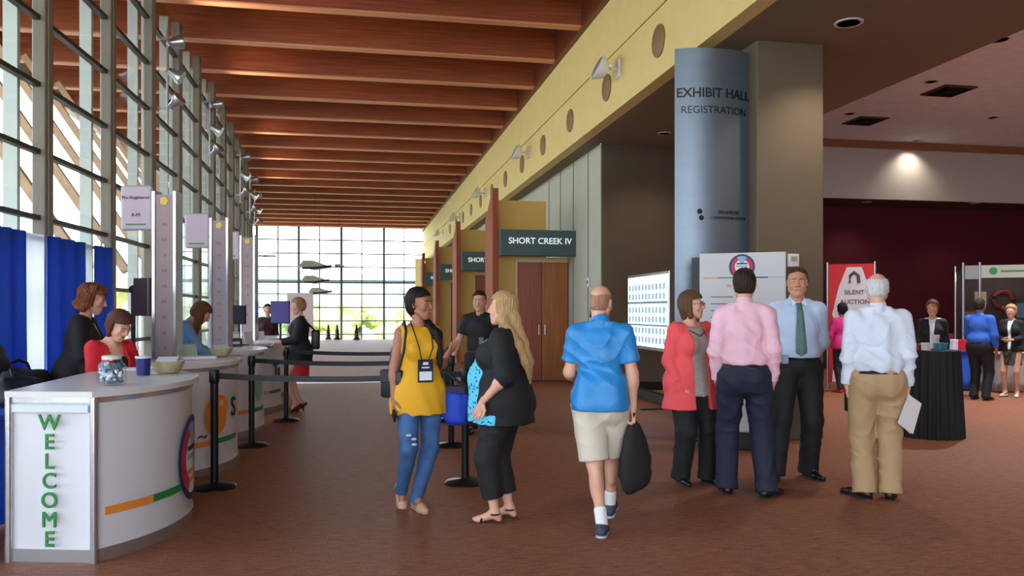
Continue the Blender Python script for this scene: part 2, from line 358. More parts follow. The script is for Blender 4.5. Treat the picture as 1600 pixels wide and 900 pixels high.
# silver spotlight clusters on the glass-wall columns
for k, y in enumerate((13.35, 17.21, 23.0, 26.86, 30.72)):
    x = XW(y)+.235
    t = empty('spotlight_cluster', (x, y, 4.55), 0, 'three silver spotlights clamped up a glass-wall column, %s cluster from the camera' % words[k], 'spotlight', 'silver spotlight clusters on the columns')
    MB().cyl((0, 0, -.1), (0, 0, 1.4), .02).box(-.13, 0, -.02, .02, .1, .14).box(-.13, 0, -.02, .02, 1.2, 1.24).build('mounting_pole', M_alu, t)
    for q, (z, rx) in enumerate(((.2, 50), (.65, 120), (1.15, 75))):
        Mx = Matrix.Translation((.12, -.05, z)) @ Matrix.Rotation(math.radians(25*(q-1)), 4, 'Z') @ Matrix.Rotation(math.radians(rx), 4, 'Y')
        sp = MB().lathe([(.025, -.12), (.055, -.1), (.065, 0), (.1, .05), (.115, .11), (.115, .12), (.1, .12)], M=Mx, n=20).build('spotlight', M_alu, t, smooth=True)
        MB().tube([(0, 0, z), (.05, -.02, z+.05), (.12, -.05, z+.08)], .012).build('yoke', M_dark, sp)
    l = bpy.data.lights.new('uplight_beam', 'SPOT'); l.energy = 60; l.color = (1, .86, .7); l.spot_size = math.radians(140); l.spot_blend = 1; l.shadow_soft_size = .12
    o = bpy.data.objects.new('uplight_beam', l); o.location = (.36, -.05, 1.1); o.rotation_euler = (0, math.radians(-125), 0); COL.objects.link(o); o.parent = t
# hanging paddles near the far window
M_pad = mat('paddle_white', (215, 220, 215), .5)
for k, (px, py, D, s, rz, lb) in enumerate([(492, 418, 34, 1., .5, 'upper white wing-shaped hanging sculpture before the far window'), (492, 440, 36, .9, .5, 'middle white wing-shaped hanging sculpture before the far window'),
        (409, 400, 30, .7, 1.9, 'narrow hanging white wing sculpture at the left of the far window'), (530, 416, 40, .4, .5, 'small pale hanging wing right of the upper one'), (500, 457, 40, .8, .4, 'lowest dark-edged hanging wing sculpture before the far window')]):
    p = P(px, py, D); t = empty('hanging_wing', p, rz, lb, 'hanging sculpture', 'wing sculptures hung before the far window')
    b = MB().prism([(-.75*s, 0), (-.55*s, .28*s), (-.1*s, .3*s), (.75*s, .06*s), (.75*s, 0), (0, -.12*s)], -.03, .03, Matrix.Rotation(math.radians(90 if k != 2 else 0), 4, 'X') @ (Matrix.Rotation(1.4, 4, 'Z') if k == 2 else Matrix()))
    b.build('wing', M_pad, t); MB().tube([(-.6*s, -.04, -.05*s), (0, -.04, -.02), (.75*s, -.04, .1*s)], .045*s).build('spar', M_dark, t)
    MB().cyl((0, 0, .1), (0, 0, 7.08-p.z), .008, n=6).build('cable', M_dark, t)
# black turned posts at the far floor edge
for k, px in enumerate((513, 527, 557)):
    p = P(px, 530, 41); t = empty('bollard', (p.x, p.y, 0), 0, ['left', 'middle', 'right'][k]+'most small black turned post at the far edge of the floor' if k != 1 else 'middle small black turned post at the far edge of the floor', 'post', 'black turned posts at the far floor edge')
    MB().lathe([(.17, 0), (.17, .06), (.11, .12), (.09, .4), (.12, .44), (.07, .5), (.05, .72), (.02, .78)], n=16).build('post_body', M_black, t, smooth=True)
    MB().lathe([(.175, 0), (.19, .03), (.1, .04)], n=16).build('base', M_dark, t)
# ---------------------------------------------------------------- SHORT CREEK entrances
M_fin = wood('fin_wood', (136, 62, 34), (158, 80, 46), 3, (12, 12, .5), rough=.75)
M_door = wood('door_wood', (150, 84, 36), (176, 104, 48), 3, (10, 10, .5))
M_door2 = wood('door_wood_red', (140, 66, 44), (160, 80, 54), 3, (10, 10, .5))
M_och = mat('ochre_panel', (212, 170, 92), .75, var=.03, scale=3)
M_sign = mat('slate_sign', (62, 84, 86), .6); M_wt = mat('white_letter', (235, 235, 235), .5, emit=.25)
names = ['IV', 'III', 'II', 'I']
for k in range(4):
    y = 16.25+6.3*k
    t = empty('entrance_portal', (2.75, y, 0), 0, 'ochre and wood meeting room entrance with a tall wooden fin, %s from the camera' % words[k], 'entrance', 'meeting room entrances along the right wall')
    b = MB(); b.prism([(0, 0), (1.0, 0), (1.0, 3.45), (0, 4.02)], -.06, .06, Matrix.Rotation(math.radians(90), 4, 'Z') @ Matrix.Rotation(math.radians(90), 4, 'X'))
    b.build('fin', M_fin, t)
    MB().box(.1, 1.15, .35, .43, 2.62, 3.82).box(.1, .47, .35, .43, 0, 2.62).box(.47, .6, .35, .43, 2.58, 2.62).build('ochre_panel', M_och, t)
    MB().box(.47, .52, .3, .43, 0, 2.62).box(.52, 1.63, .3, .43, 2.52, 2.62).build('door_frame', mat('jamb_pale', (200, 178, 130), .5), t)
    for q, (a, b2, mm) in enumerate(((.53, 1.05, M_door2), (1.06, 1.63, M_door))):
        d = MB().rbox(a, b2, .36, .42, .01, 2.52, .005, 1).build('door', mm, t)
        MB().cyl((a+(.46 if q == 0 else .06), .33, .98), (a+(.46 if q == 0 else .06), .33, 1.2), .012).cyl((a+(.46 if q == 0 else .06), .36, 1.0), (a+(.46 if q == 0 else .06), .32, 1.0), .008).cyl((a+(.46 if q == 0 else .06), .36, 1.18), (a+(.46 if q == 0 else .06), .32, 1.18), .008).build('handle', M_alu, d)
    MB().box(.1, 1.6, .43, .6, 0, 2.62).box(.1, 1.1, .43, .6, 2.62, 3.6).build('back_wall', M_grey, t)
    s = empty('room_sign', (2.82 if k else 2.815, y-.222, 2.62), 0, 'slate blue sign box reading SHORT CREEK %s over the %s entrance' % (names[k], words[k]), 'sign', 'SHORT CREEK room signs')
    MB().rbox(0, 1.9, 0, .22, 0, .53, .006, 1).build('sign_box', M_sign, s)
    MB().box(1.0, 1.04, .22, .24, .25, .3).build('bracket', M_dark, s)
    text('SHORT CREEK '+names[k], .175, M_wt, s, M=Matrix.Translation((.83, -.004, .3)), bold=.002)
# ---------------------------------------------------------------- curved metal panel
cx, cy, R_ = 4.01, 9.55, 1.0
t = empty('sign_panel', (cx, cy, 0), 0, 'tall curved blue-grey metal panel lettered EXHIBIT HALL REGISTRATION', 'sign')
b = MB(); n = 20; A0 = math.radians(27.5)
pts = [(R_*math.sin(-A0+2*A0*i/n), -R_*math.cos(-A0+2*A0*i/n)) for i in range(n+1)]
pts += [((R_-.05)*math.sin(A0-2*A0*i/n), -(R_-.05)*math.cos(A0-2*A0*i/n)) for i in range(n+1)]
b.prism(pts, .02, 4.5); b.build('panel', mat('blue_grey_metal', (122, 134, 148), .42, .7, var=.04, scale=2, stretch=(1, 1, 6)), t, smooth=True)
MB().box(-.3, .3, -.88, -.8, 0, 4.4).build('frame', M_dark, t)
def bend(z0, off=0.):
    def f(c):
        a = (c.x+off)/R_; r = R_+.003-c.y
        return Vector((r*math.sin(a), -r*math.cos(a), z0+c.z))
    return f
M_lt = mat('dark_letter', (24, 26, 32), .5)
def zt(py, D=9.): return ZC+(HY-py)/F*D
text('EXHIBIT HALL', .148, M_lt, t, fn=bend(zt(140)), bold=.003); text('REGISTRATION', .12, M_lt, t, fn=bend(zt(167)))
text('BRANSON', .06, M_lt, t, fn=bend(zt(329), .16), align='CENTER'); text('CONVENTION CENTER', .045, M_lt, t, fn=bend(zt(338), .16))
b = MB()
for q in range(2): b.lathe([(.022, 0), (.03, 0), (.03, .004), (.022, .004)], M=Matrix.Translation((-.2+.02*q, -R_+.012, zt(328+10*q))) @ Matrix.Rotation(math.radians(90), 4, 'X'), n=16)
b.build('emblem', M_lt, t)
# small white box on the column
p = onY(1239, 407, 8.44); t = empty('wall_box', (p.x, 8.46, p.z), 0, 'small off-white thermostat box on the taupe column', 'wall box')
MB().rbox(-.065, .065, -.045, 0, -.075, .075, .008).build('housing', M_white, t); MB().box(-.04, .04, -.05, -.045, -.01, .045).build('screen', mat('lcd', (150, 160, 150), .3), t)
# small control boxes on the grey wall by the door
for k, (yy, z, lb) in enumerate(((15.0, 2.05, 'upper tiny white switch on the grey wall right of the near doors'), (14.8, 1.45, 'black phone box on the grey wall right of the near doors'), (14.6, 1.2, 'lower white panel on the grey wall right of the near doors'))):
    t = empty('wall_switch', (4.4, yy, z), 0, lb, 'wall switch')
    MB().rbox(-.05, 0, -.06, .06, -.09, .09, .006, 1).build('housing', M_black if k == 1 else M_white, t); MB().box(-.06, -.05, -.02, .02, -.03, .03).build('button', M_dark if k != 1 else M_alu, t)
# ---------------------------------------------------------------- back-lit display
p0, p1 = P(982, 590, 14.3), P(1044, 590, 12.4)
d = (p1-p0); L = d.xy.length; rz = math.atan2(d.y, d.x)
t = empty('display_stand', (p0.x, p0.y, 0), rz, 'bright back-lit display board with rows of name cards on a black stand', 'display board')
MB().rbox(-.04, L+.04, 0, .1, .84, 2.12, .01).build('frame', M_alu, t)
MB().box(0, L, -.006, 0, .9, 2.07).build('lit_panel', mat('lit_panel', (215, 235, 245), .5, emit=.85), t)
card = [mat('card_blue', (140, 170, 200), .5, emit=.25), mat('card_green', (150, 180, 190), .5, emit=.25)]
rr = random.Random(3)
for r0 in (1.66, 1.28, .94):
    for rw in range(2):
        for c in range(11):
            x = .06+c*(L-.1)/11; MB().box(x, x+L/11*.55, -.012, -.006, r0+.02+rw*.155, r0+.12+rw*.155).build('name_card', card[rr.randrange(2)], t)
MB().box(0, L, -.012, -.004, 1.24, 1.27).box(0, L, -.012, -.004, 1.61, 1.65).build('divider', mat('divider', (150, 165, 165), .5), t)
for q in (.1, L-.16): MB().box(q, q+.06, .03, .09, .15, .86).build('leg', M_black, t)
MB().rbox(-.0, L-.0, -.0, .14, 0, .15, .01).build('base_cabinet', M_black, t)
p = onZ(1022, 640, 0); t = empty('floor_box', (p.x, p.y, 0), .1, 'thin black strip lying on the carpet in front of the back-lit display', 'floor strip')
MB().rbox(-.22, .22, -.04, .04, 0, .02, .006, 1).build('cover', M_black, t); MB().box(-.2, .2, -.008, .008, .02, .022).build('slot', M_dark, t)
# ---------------------------------------------------------------- white sign board
def medallion(parent, Mx, R=.3, fn=None):
    cols_ = [mat('med_navy', (28, 42, 92), .5), mat('med_sky', (130, 170, 210), .5), mat('med_red', (190, 34, 70), .5), mat('med_orange', (230, 140, 50), .5), mat('med_white', (225, 228, 232), .5)]
    b = MB(); n = 40
    def P2(x, z, o): return (fn(Vector((x, -o, z))) if fn else Mx @ Vector((x, -o, z)))
    def poly(pts, o, mi):
        f = b.bm.faces.new([b.bm.verts.new(P2(x, z, o)) for x, z in pts]); f.material_index = mi
    def strip(r0, r1, a0, a1, o, mi, k=24):
        for i in range(k):
            a, c = a0+(a1-a0)*i/k, a0+(a1-a0)*(i+1)/k
            poly([(r0*math.cos(a), r0*math.sin(a)), (r1*math.cos(a), r1*math.sin(a)), (r1*math.cos(c), r1*math.sin(c)), (r0*math.cos(c), r0*math.sin(c))], o, mi)
    strip(.01, R*.84, 0, 6.2832, .003, 4); strip(R*.84, R, 0, 6.2832, .004, 0)
    strip(R*.55, R*.84, math.radians(115), math.radians(245), .004, 2); strip(R*.55, R*.84, math.radians(-65), math.radians(65), .004, 2)
    strip(R*.3, R*.84, math.radians(66), math.radians(114), .005, 1)
    for a, z0, z1, mi in ((.42, .18, .3, 0), (.42, -.02, .1, 1), (.42, -.36, -.24, 3), (.34, -.56, -.46, 3)):
        for i in range(6): x0, x1 = -a*R+2*a*R*i/6, -a*R+2*a*R*(i+1)/6; poly([(x0, z0*R), (x1, z0*R), (x1, z1*R), (x0, z1*R)], .006, mi)
    b.build('medallion', cols_, parent)
p = P(1093, 690, 8.75); q = P(1228, 690, 8.45); d = q-p; L = d.xy.length
t = empty('sign_board', (p.x, p.y, 0), math.atan2(d.y, d.x), 'white freestanding sign board with round emblem and coloured stripe on black base', 'sign board')
MB().rbox(0, L, 0, .05, .19, 2.12, .006, 1).build('board', mat('board_white', (196, 196, 198), .5), t)
MB().rbox(-.02, L+.02, -.02, .16, 0, .19, .01).build('base', M_black, t)
MB().box(-.09, 0, .06, .1, .1, 2.08).build('side_board', M_black, t)
medallion(t, Matrix.Translation((L*.5, -.001, 1.97)), .135)
bb = MB(); seg = [(.04, .2, 0), (.2, .36, 1), (.36, .56, 1), (.56, .74, 2), (.74, .9, 3)]
for a, c, mi in seg: bb.mi = mi; bb.box(a*L/.93, c*L/.93, -.004, 0, 1.845, 1.86)
bb.mi = 0; bb.build('stripe', [mat('st_o', (220, 160, 60), .5), mat('st_g', (96, 140, 100), .5), mat('st_b', (40, 80, 140), .5), mat('st_lb', (150, 175, 205), .5)], t)
text('WELCOME', .06, mat('st_o2', (214, 150, 90), .5), t, M=Matrix.Translation((L*.5, -.001, 1.765)), spacing=1.3)
b = MB(); rr = random.Random(5)
for k in range(13):
    z = 1.64-.075*k; b.box(.12, .12+rr.uniform(.12, .3), -.003, 0, z, z+.012)
b.build('small_print', mat('print_grey', (110, 115, 125), .6), t)
# ---------------------------------------------------------------- registration counters
CX, RO = -.838, 1.208                              # arc centre in x (from the counter's origin), radius
M_rim = mat('silver_rim', (200, 202, 206), .25, .85); M_orange = mat('stripe_orange', (236, 140, 48), .5); M_green = mat('stripe_green', (34, 128, 58), .5)
def cfoot(grow=0., n=28):
    a = math.radians(46.06); R = RO+grow
    return [(-.51-grow*.3, -.74-grow), (0, -.87-grow)]+[(CX+R*math.cos(-a+2*a*i/n), R*math.sin(-a+2*a*i/n)) for i in range(1, n)]+[(0, .87+grow), (-.51-grow*.3, .74+grow)]
def carc(th0, z0):                                 # decal placed about angle th0 (deg), height z0
    def f(c):
        a = math.radians(th0)+c.x/RO; r = RO+.002-c.y
        return Vector((CX+r*math.cos(a), r*math.sin(a), z0+c.z))
    return f
def arcstrip(th0, th1, z0, z1, m, parent, name):
    b = MB(); n = 12; f = carc(0, 0)
    rows = [[b.bm.verts.new(f(Vector((math.radians(th0+(th1-th0)*i/n)*RO, -.002, z)))) for i in range(n+1)] for z in (z0, z1)]
    for i in range(n): b.bm.faces.new((rows[0][i], rows[0][i+1], rows[1][i+1], rows[1][i]))
    return b.build(name, m, parent)
clab = ['nearest curved white registration counter with WELCOME down its end panel', 'second curved white registration counter with orange round logo and letter S',
        'third curved white registration counter with small green round logo', 'fourth curved white registration counter lettered Ta, where the red skirt wearer stands', 'farthest curved white registration counter behind the woman in the red skirt']
counters = []
for k in range(5):
    t = empty('registration_counter', (-1.55, 6.0+2.25*k, 0), 0, clab[k], 'counter', 'curved white registration counters'); counters.append(t)
    MB().prism(cfoot(-.012), .07, .95).build('body', M_white, t, smooth=True)
    MB().prism(cfoot(.0), 0, .075).build('plinth', M_rim, t, smooth=True)
    MB().prism(cfoot(.0), .95, .985).build('rim', M_rim, t, smooth=True)
    MB().prism(cfoot(.035), .985, 1.02).build('countertop', mat('worktop', (216, 212, 212), .3), t, smooth=True)
    for x, y in ((0, -.87), (-.51, -.74), (0, .87), (-.51, .74)): MB().cyl((x, y, 0), (x, y, .985), .022, n=12).build('post', M_rim, t, smooth=True)
    arcstrip(-43, -26, .272, .32, M_orange, t, 'orange_stripe'); arcstrip(-26, -6, .272, .32, M_green, t, 'green_stripe')
    e = Matrix.Translation((-.255, -.822, 0)) @ Matrix.Rotation(math.atan2(-.13, .51), 4, 'Z')
    MB().box(-.235, .235, -.006, .0, .895, .94, M=e).build('header_strip', mat('strip_pale', (205, 214, 218), .4), t)
    if k == 0:
        for q, ch in enumerate('WELCOME'): text(ch, .128, M_green, t, M=e @ Matrix.Translation((0, -.008, .832-.1155*q)), bev=.0022)
        medallion(t, None, .3, fn=carc(1.5, .46))
    if k == 1:
        b = MB(); f = carc(-25, .54)
        for cxx, czz, r, mi in ((0, 0, .17, 0), (.09, .06, .1, 0)):
            b.bm.faces.new([b.bm.verts.new(f(Vector((cxx+r*math.cos(a/40*6.2832), -.002, czz+r*math.sin(a/40*6.2832)*1.1)))) for a in range(40)])
        b.build('orange_logo', M_orange, t)
        b = MB(); b.bm.faces.new([b.bm.verts.new(f(Vector((.07+.035*math.cos(a/20*6.2832), -.004, .1+.035*math.sin(a/20*6.2832))))) for a in range(20)]); b.build('logo_dot', mat('logo_pale', (250, 190, 130), .5), t)
        text('S', .26, M_lt, t, fn=carc(-9, .57), bev=.003); text('~', .2, mat('swoosh', (60, 60, 60), .5), t, fn=carc(-34, .37))
    if k == 2:
        b = MB(); f = carc(-14, .56)
        b.bm.faces.new([b.bm.verts.new(f(Vector((.12*math.cos(a/30*6.2832), -.002, .17*math.sin(a/30*6.2832))))) for a in range(30)]); b.build('green_logo', mat('logo_green', (130, 176, 140), .5), t)
    if k == 3: text('Ta', .26, M_lt, t, fn=carc(-14, .6), bev=.003); 
# towers with sign heads
M_tw = mat('tower_panel', (152, 132, 134), .55, var=.06, scale=6)
heads = ['nearest tall registration tower with white sign head lettered Pre-Registered', 'second tall registration tower with white sign head', 'third tall registration tower with white sign head, near the far window']
for k in range(3):
    x, y = ((-1.845, 8.3), (-1.71, 10.55), (-1.68, 12.9))[k]
    t = empty('sign_tower', (x, y, 0), math.radians(-14), heads[k], 'sign tower', 'tall sign towers behind the counters')
    MB().box(-.085, .085, -.06, .06, 1.03, 2.62).build('panel', M_tw, t)
    for sx_ in (-1, 1): MB().rbox(sx_*.105-.02, sx_*.105+.02, -.07, .07, 1.02, 2.66, .006, 1).build('edge_post', M_rim, t)
    MB().rbox(-.15, .15, -.1, .1, 1.021, 1.035, .005).build('base', M_rim, t)
    h = MB().rbox(-.46, -.14, -.03, .02, 2.28, 2.72, .03, 3).build('sign_head', mat('head_white', (182, 164, 176), .5), t)
    MB().box(-.16, -.1, -.02, .02, 2.4, 2.44).box(-.16, -.1, -.02, .02, 2.58, 2.62).build('bracket', M_dark, t)
    Mt = Matrix.Translation((-.3, -.033, 2.6))
    if k == 0: text('Pre-Registered', .046, mat('purple_letter', (92, 50, 110), .5), t, M=Mt); text('A-M', .05, mat('purple_letter'), t, M=Matrix.Translation((-.3, -.033, 2.43)))
    b = MB(); b.box(-.4, -.2, -.033, -.03, 2.33, 2.345); b.build('stripe', M_green, t)
    b = MB().lathe([(.045, 0), (.045, .004)], M=Matrix.Translation((0, -.062, 2.56)) @ Matrix.Rotation(math.radians(90), 4, 'X'), n=5); b.build('star', mat('star_gold', (220, 180, 70), .5), t)
    rr = random.Random(k)
    for q in range(9): MB().box(-.02+rr.uniform(-.02, .02), .02, -.064, -.06, 1.12+.15*q, 1.15+.15*q).build('printed_mark', mat('mark_purple', (136, 108, 124), .6), t)
# ---------------------------------------------------------------- stanchions and belts
M_st = mat('stanchion_black', (20, 22, 26), .4, .3)
def post(px, py, label):
    D = F*ZC/(py-HY); p = P(px, py, D); t = empty('stanchion', (p.x, p.y, 0), 0, label, 'stanchion', 'black belt stanchions')
    MB().lathe([(.18, 0), (.18, .012), (.16, .028), (.05, .04), (.035, .05)], n=32).build('base', M_st, t, smooth=True)
    MB().cyl((0, 0, .03), (0, 0, .95), .032, n=20).build('pole', M_st, t, smooth=True)
    MB().lathe([(.034, .88), (.042, .9), (.042, .99), (.036, 1.0), (.01, 1.003)], n=20).build('belt_head', M_st, t, smooth=True)
    return p
L = [post(335, 762, 'black belt stanchion beside the second counter, nearest of the left row'), post(393, 697, 'black belt stanchion beside the third counter, middle of the left row'), post(447, 658, 'black belt stanchion at the fourth counter, farthest of the left row')]
R = [post(727, 755, 'black belt stanchion between the woman in yellow and the blonde woman'), post(705, 697, 'black belt stanchion behind the woman in yellow, middle of the right row'), post(700, 658, 'black belt stanchion farthest of the right row, behind the woman in yellow')]
for k in range(3):
    a, b2 = L[k], R[k]; d = b2-a; n = 14; m = MB(); Ln = d.xy.length; rz = math.atan2(d.y, d.x)
    for i in range(n):
        x0, x1 = .04+(Ln-.08)*i/n, .04+(Ln-.08)*(i+1)/n; s0, s1 = [-.035*(1-(2*i_/n-1)**2) for i_ in (i, i+1)]
        v = [m.bm.verts.new((x, y, .945+s+z)) for x, s in ((x0, s0), (x1, s1)) for y in (-.002, .002) for z in (-.025, .025)]
        for q in ((0, 1, 5, 4), (2, 6, 7, 3), (1, 3, 7, 5), (0, 4, 6, 2)): m.bm.faces.new([v[j] for j in q])
    o = m.build('queue_belt', M_st, loc=(a.x, a.y, 0), rz=rz)
    tag(o, ['nearest black queue belt stretched between the two nearest stanchions', 'middle black queue belt crossing behind the nearest belt', 'farthest black queue belt by the woman in the red skirt'][k], 'queue belt', 'black queue belts')
# ---------------------------------------------------------------- curtain (pipe and drape)
def cloth_mat(name, c, tr):
    m = mat(name, c, .8); nt = m.node_tree; tb = N(nt, 'ShaderNodeBsdfTranslucent'); tb.inputs[0].default_value = (*lin(c), 1); mx = N(nt, 'ShaderNodeMixShader'); mx.inputs[0].default_value = tr
    o = [n for n in nt.nodes if n.type == 'OUTPUT_MATERIAL'][0]; nt.links.new(nt.nodes['Principled BSDF'].outputs[0], mx.inputs[1]); nt.links.new(tb.outputs[0], mx.inputs[2]); nt.links.new(mx.outputs[0], o.inputs[0]); return m
M_blue = cloth_mat('drape_blue', (60, 108, 208), .4); M_wd = cloth_mat('drape_white', (245, 245, 248), .75)
def drape(x0, y0, x1, y1, z0, z1, waves, m, parent, name='drape', amp=.035, loc=(0, 0, 0)):
    b = MB(); n = waves*8; L_ = math.hypot(x1-x0, y1-y0); ux, uy = (x1-x0)/L_, (y1-y0)/L_; rows = []; rr = random.Random(int(x0*100+y0*37)); ph = [rr.uniform(.7, 1.3) for _ in range(n+1)]
    for side in (0, .006):
        for j in range(5):
            f = j/4; row = []
            for i in range(n+1):
                s_ = L_*i/n; o_ = amp*(.5+.5*f)*math.sin(i/8*6.2832+.4*math.sin(i*.3))*ph[i//8*8 if i//8*8 <= n else n]+side
                row.append(b.bm.verts.new((x0+ux*s_-uy*o_, y0+uy*s_+ux*o_, z1+(z0-z1)*f)))
            rows.append(row)
    for base in (0, 5):
        for j in range(4):
            for i in range(n): b.bm.faces.new((rows[base+j][i], rows[base+j][i+1], rows[base+j+1][i+1], rows[base+j+1][i]))
    for j in (0, 4):
        for i in range(n): b.bm.faces.new((rows[j][i], rows[j][i+1], rows[5+j][i+1], rows[5+j][i]))
    o = b.build(name, m, parent, smooth=2)
    if not parent: o.location = loc
    return o
xa = lambda y: XW(y)+.42
t = empty('curtain_rail', (xa(7.5), 7.5, 0), 0, 'silver pipe and upright posts carrying the blue and white curtains along the glass wall', 'curtain rail')
MB().cyl((xa(5.2)-t.location.x, 5.2-7.5, 2.2), (xa(9.9)-t.location.x, 9.9-7.5, 2.2), .018).build('rail', M_alu, t)
for y in (5.2, 7.5, 9.9):
    MB().cyl((xa(y)-t.location.x, y-7.5, 0), (xa(y)-t.location.x, y-7.5, 2.26), .02).build('upright', M_alu, t); MB().rbox(xa(y)-t.location.x-.2, xa(y)-t.location.x+.2, y-7.5-.2, y-7.5+.2, 0, .012, .004, 1).build('foot_plate', M_alu, t)
def ypx(px):                                       # y on the curtain line seen at picture column px
    y = 7.
    for _ in range(30):
        r = (px-800)/F; X = xa(y)+.05; y = X*(CA-r*SA)/(SA+r*CA)
    return y
edges = [(-40, 41.5, 'blue', 'blue curtain panel at the left edge of the picture'), (42, 74, 'white', 'wider white curtain panel between two blue ones'), (74.5, 134, 'blue', 'widest blue curtain panel behind the standing curly-haired woman'), (134.5, 148, 'white', 'narrow white curtain panel'), (148.5, 174, 'blue', 'blue curtain panel farthest from the camera, beside the glass')]
for a, c, cl, lb in edges:
    y0, y1 = ypx(a), ypx(c); off = .0 if cl == 'blue' else -.03
    o = drape(xa(y0)+off+.05, y0, xa(y1)+off+.05, y1, .02, 2.22, max(2, int((y1-y0)/.22)), M_blue if cl == 'blue' else M_wd, None, 'curtain', amp=.04 if cl == 'blue' else .015)
    tag(o, lb, 'curtain', 'curtains hung along the glass wall')
# ---------------------------------------------------------------- back table with bags
t = empty('draped_table', (-2.75, 6.3, 0), 0, 'blue-skirted table behind the nearest counter, piled with dark bags', 'table')
MB().rbox(-.3, .32, -1.2, 1.0, .72, .75, .006, 1).build('tabletop', M_blue, t)
drape(.32, -1.2, .32, 1.0, .02, .74, 12, M_blue, t, 'skirt', amp=.02); drape(-.3, -1.2, .32, -1.2, .02, .74, 4, M_blue, t, 'skirt', amp=.02)
M_bag = mat('bag_black', (20, 24, 38), .7, bump=.2, bscale=15)
rr = random.Random(11)
bag_lb = ['dark bag at the left end of the pile on the blue table', 'dark crumpled bag with strap on top of the pile', 'navy bag in the middle of the blue table', 'black bag with tan corner near the curly-haired woman', 'low dark bag behind the pile on the blue table', 'dark bag at the far end of the blue table']
def lump(b, c, r, seed, amp=.25, n=14):
    rnd = np.random.RandomState(seed); v = bmesh.ops.create_uvsphere(b.bm, u_segments=n*2, v_segments=n, radius=1)['verts']; ph = rnd.uniform(0, 6, 9)
    for x in v:
        p = x.co.copy(); k = 1+amp*(.5*math.sin(3*p.x+ph[0])*math.sin(4*p.y+ph[1])+.35*math.sin(7*p.z+ph[2]+2*p.x)+.25*math.sin(9*p.y+ph[3]-3*p.z))
        q = Vector([math.copysign(abs(a)**.7, a) for a in p]); x.co = Vector((c[0]+q.x*r[0]*k, c[1]+q.y*r[1]*k, c[2]+q.z*r[2]*k))
for k in range(6):
    x, y = -2.68+rr.uniform(-.08, .08), 5.32+.385*k
    z = .76+(.24 if k in (1, 3) else 0)
    o = empty('tote_bag', (x, y, z), rr.uniform(0, 3), bag_lb[k], 'bag', 'dark bags piled on the blue table')
    b = MB(); lump(b, (0, 0, .12), (.2, .17, .13), k); b.build('bag_body', M_bag, o, smooth=2)
    MB().tube([(-.12, .05, .2), (-.08, .05, .3), (0, .04, .33), (.08, .05, .3), (.12, .05, .2)], .012).build('strap', M_black, o)
# ---------------------------------------------------------------- things on the counters
p = P(180, 600, 5.15); t = empty('candy_jar', (p.x-.02, p.y, 1.021), 0, 'clear glass jar of wrapped sweets on the nearest counter', 'jar')
MB().lathe([(.05, 0), (.085, .01), (.09, .05), (.085, .12), (.06, .15), (.06, .17), (.055, .17), (.055, .15), (.08, .115), (.084, .05), (.08, .018), (.05, .01)], n=28).build('glass_body', glass('jar_glass', (.93, .96, .96)), t, smooth=True)
MB().lathe([(.058, .165), (.06, .185), (.05, .19)], n=24).build('lid', mat('lid_green', (205, 215, 208), .4), t, smooth=True)
cm = [mat('foil_silver', (190, 195, 205), .25, .8), mat('foil_white', (225, 225, 230), .4), mat('foil_blue', (90, 110, 150), .4)]
b = MB(); rr = random.Random(2)
for q in range(60):
    a, r, z = rr.uniform(0, 6.28), .062*math.sqrt(rr.random()), rr.uniform(.025, .13); b.mi = q % 3
    b.box(-.018, .018, -.01, .01, -.008, .008, Matrix.Translation((r*math.cos(a), r*math.sin(a), z)) @ Euler((rr.random()*3, rr.random()*3, rr.random()*3)).to_matrix().to_4x4())
o = b.build('wrapped_sweets', cm, t); tag(o, kind='stuff')
def at_counter(px, py, z=1.021, k=None): return onZ(px, py, z)
def basket(px, py, s, label, k, D=None):
    p = onZ(px, py, 1.021); t = empty('basket', p, .4*k, label, 'basket', 'baskets on the counters')
    MB().lathe([(.1*s, 0), (.14*s, .02*s), (.19*s, .12*s), (.2*s, .15*s), (.19*s, .15*s), (.17*s, .11*s), (.12*s, .03*s)], n=28).build('basket_body', mat('wicker_tan', (176, 164, 130), .8, var=.15, scale=30, bump=.5, bscale=40), t, smooth=True)
    MB().lathe([(.17*s, .1*s), (.05*s, .16*s), (.01, .17*s)], n=20).build('contents', mat('basket_dark', (52, 42, 46), .7), t, smooth=True)
    MB().box(-.12*s, .12*s, -.1*s, .08*s, 0, .006, Matrix.Translation((0, 0, .17*s)) @ Matrix.Rotation(.25, 4, 'X')).build('leaflet', M_white, t)
basket(262, 583, .62, 'tan basket holding leaflets on the nearest counter', 0); basket(345, 557, .6, 'dark basket at the front of the second counter', 1)
p = onZ(224, 586, 1.021); t = empty('tissue_cup', p, 0, 'dark blue cup standing by the tan basket', 'cup')
MB().lathe([(.045, 0), (.055, .13), (.05, .13), (.042, .01)], n=20).build('cup_body', mat('cup_blue', (24, 36, 110), .4), t, smooth=True); MB().lathe([(.056, .125), (.058, .14), (.05, .14)], n=20).build('rim', M_white, t)
def papers(px, py, w_, d_, n, label, rot=0, z=1.021):
    p = onZ(px, py, z); t = empty('paper_stack', p, rot, label, 'papers', 'paper stacks on the counters'); rr = random.Random(px)
    for q in range(n): MB().box(-w_/2, w_/2, -d_/2, d_/2, q*.006, q*.006+.005, Matrix.Rotation(rr.uniform(-.15, .15), 4, 'Z')).build('sheet_bundle', mat('paper', (232, 230, 232), .6), t)
papers(215, 578, .3, .22, 3, 'white paper stack beside the sweet jar on the nearest counter', .3); papers(310, 560, .34, .24, 4, 'white papers at the left of the second counter', .2); papers(362, 545, .3, .24, 3, 'white papers on the third counter', .5)
papers(420, 534, .34, .26, 4, 'white papers under the hands of the woman in the red skirt', .2); papers(284, 566, .2, .2, 2, 'small papers near the gap between first and second counters', 1)
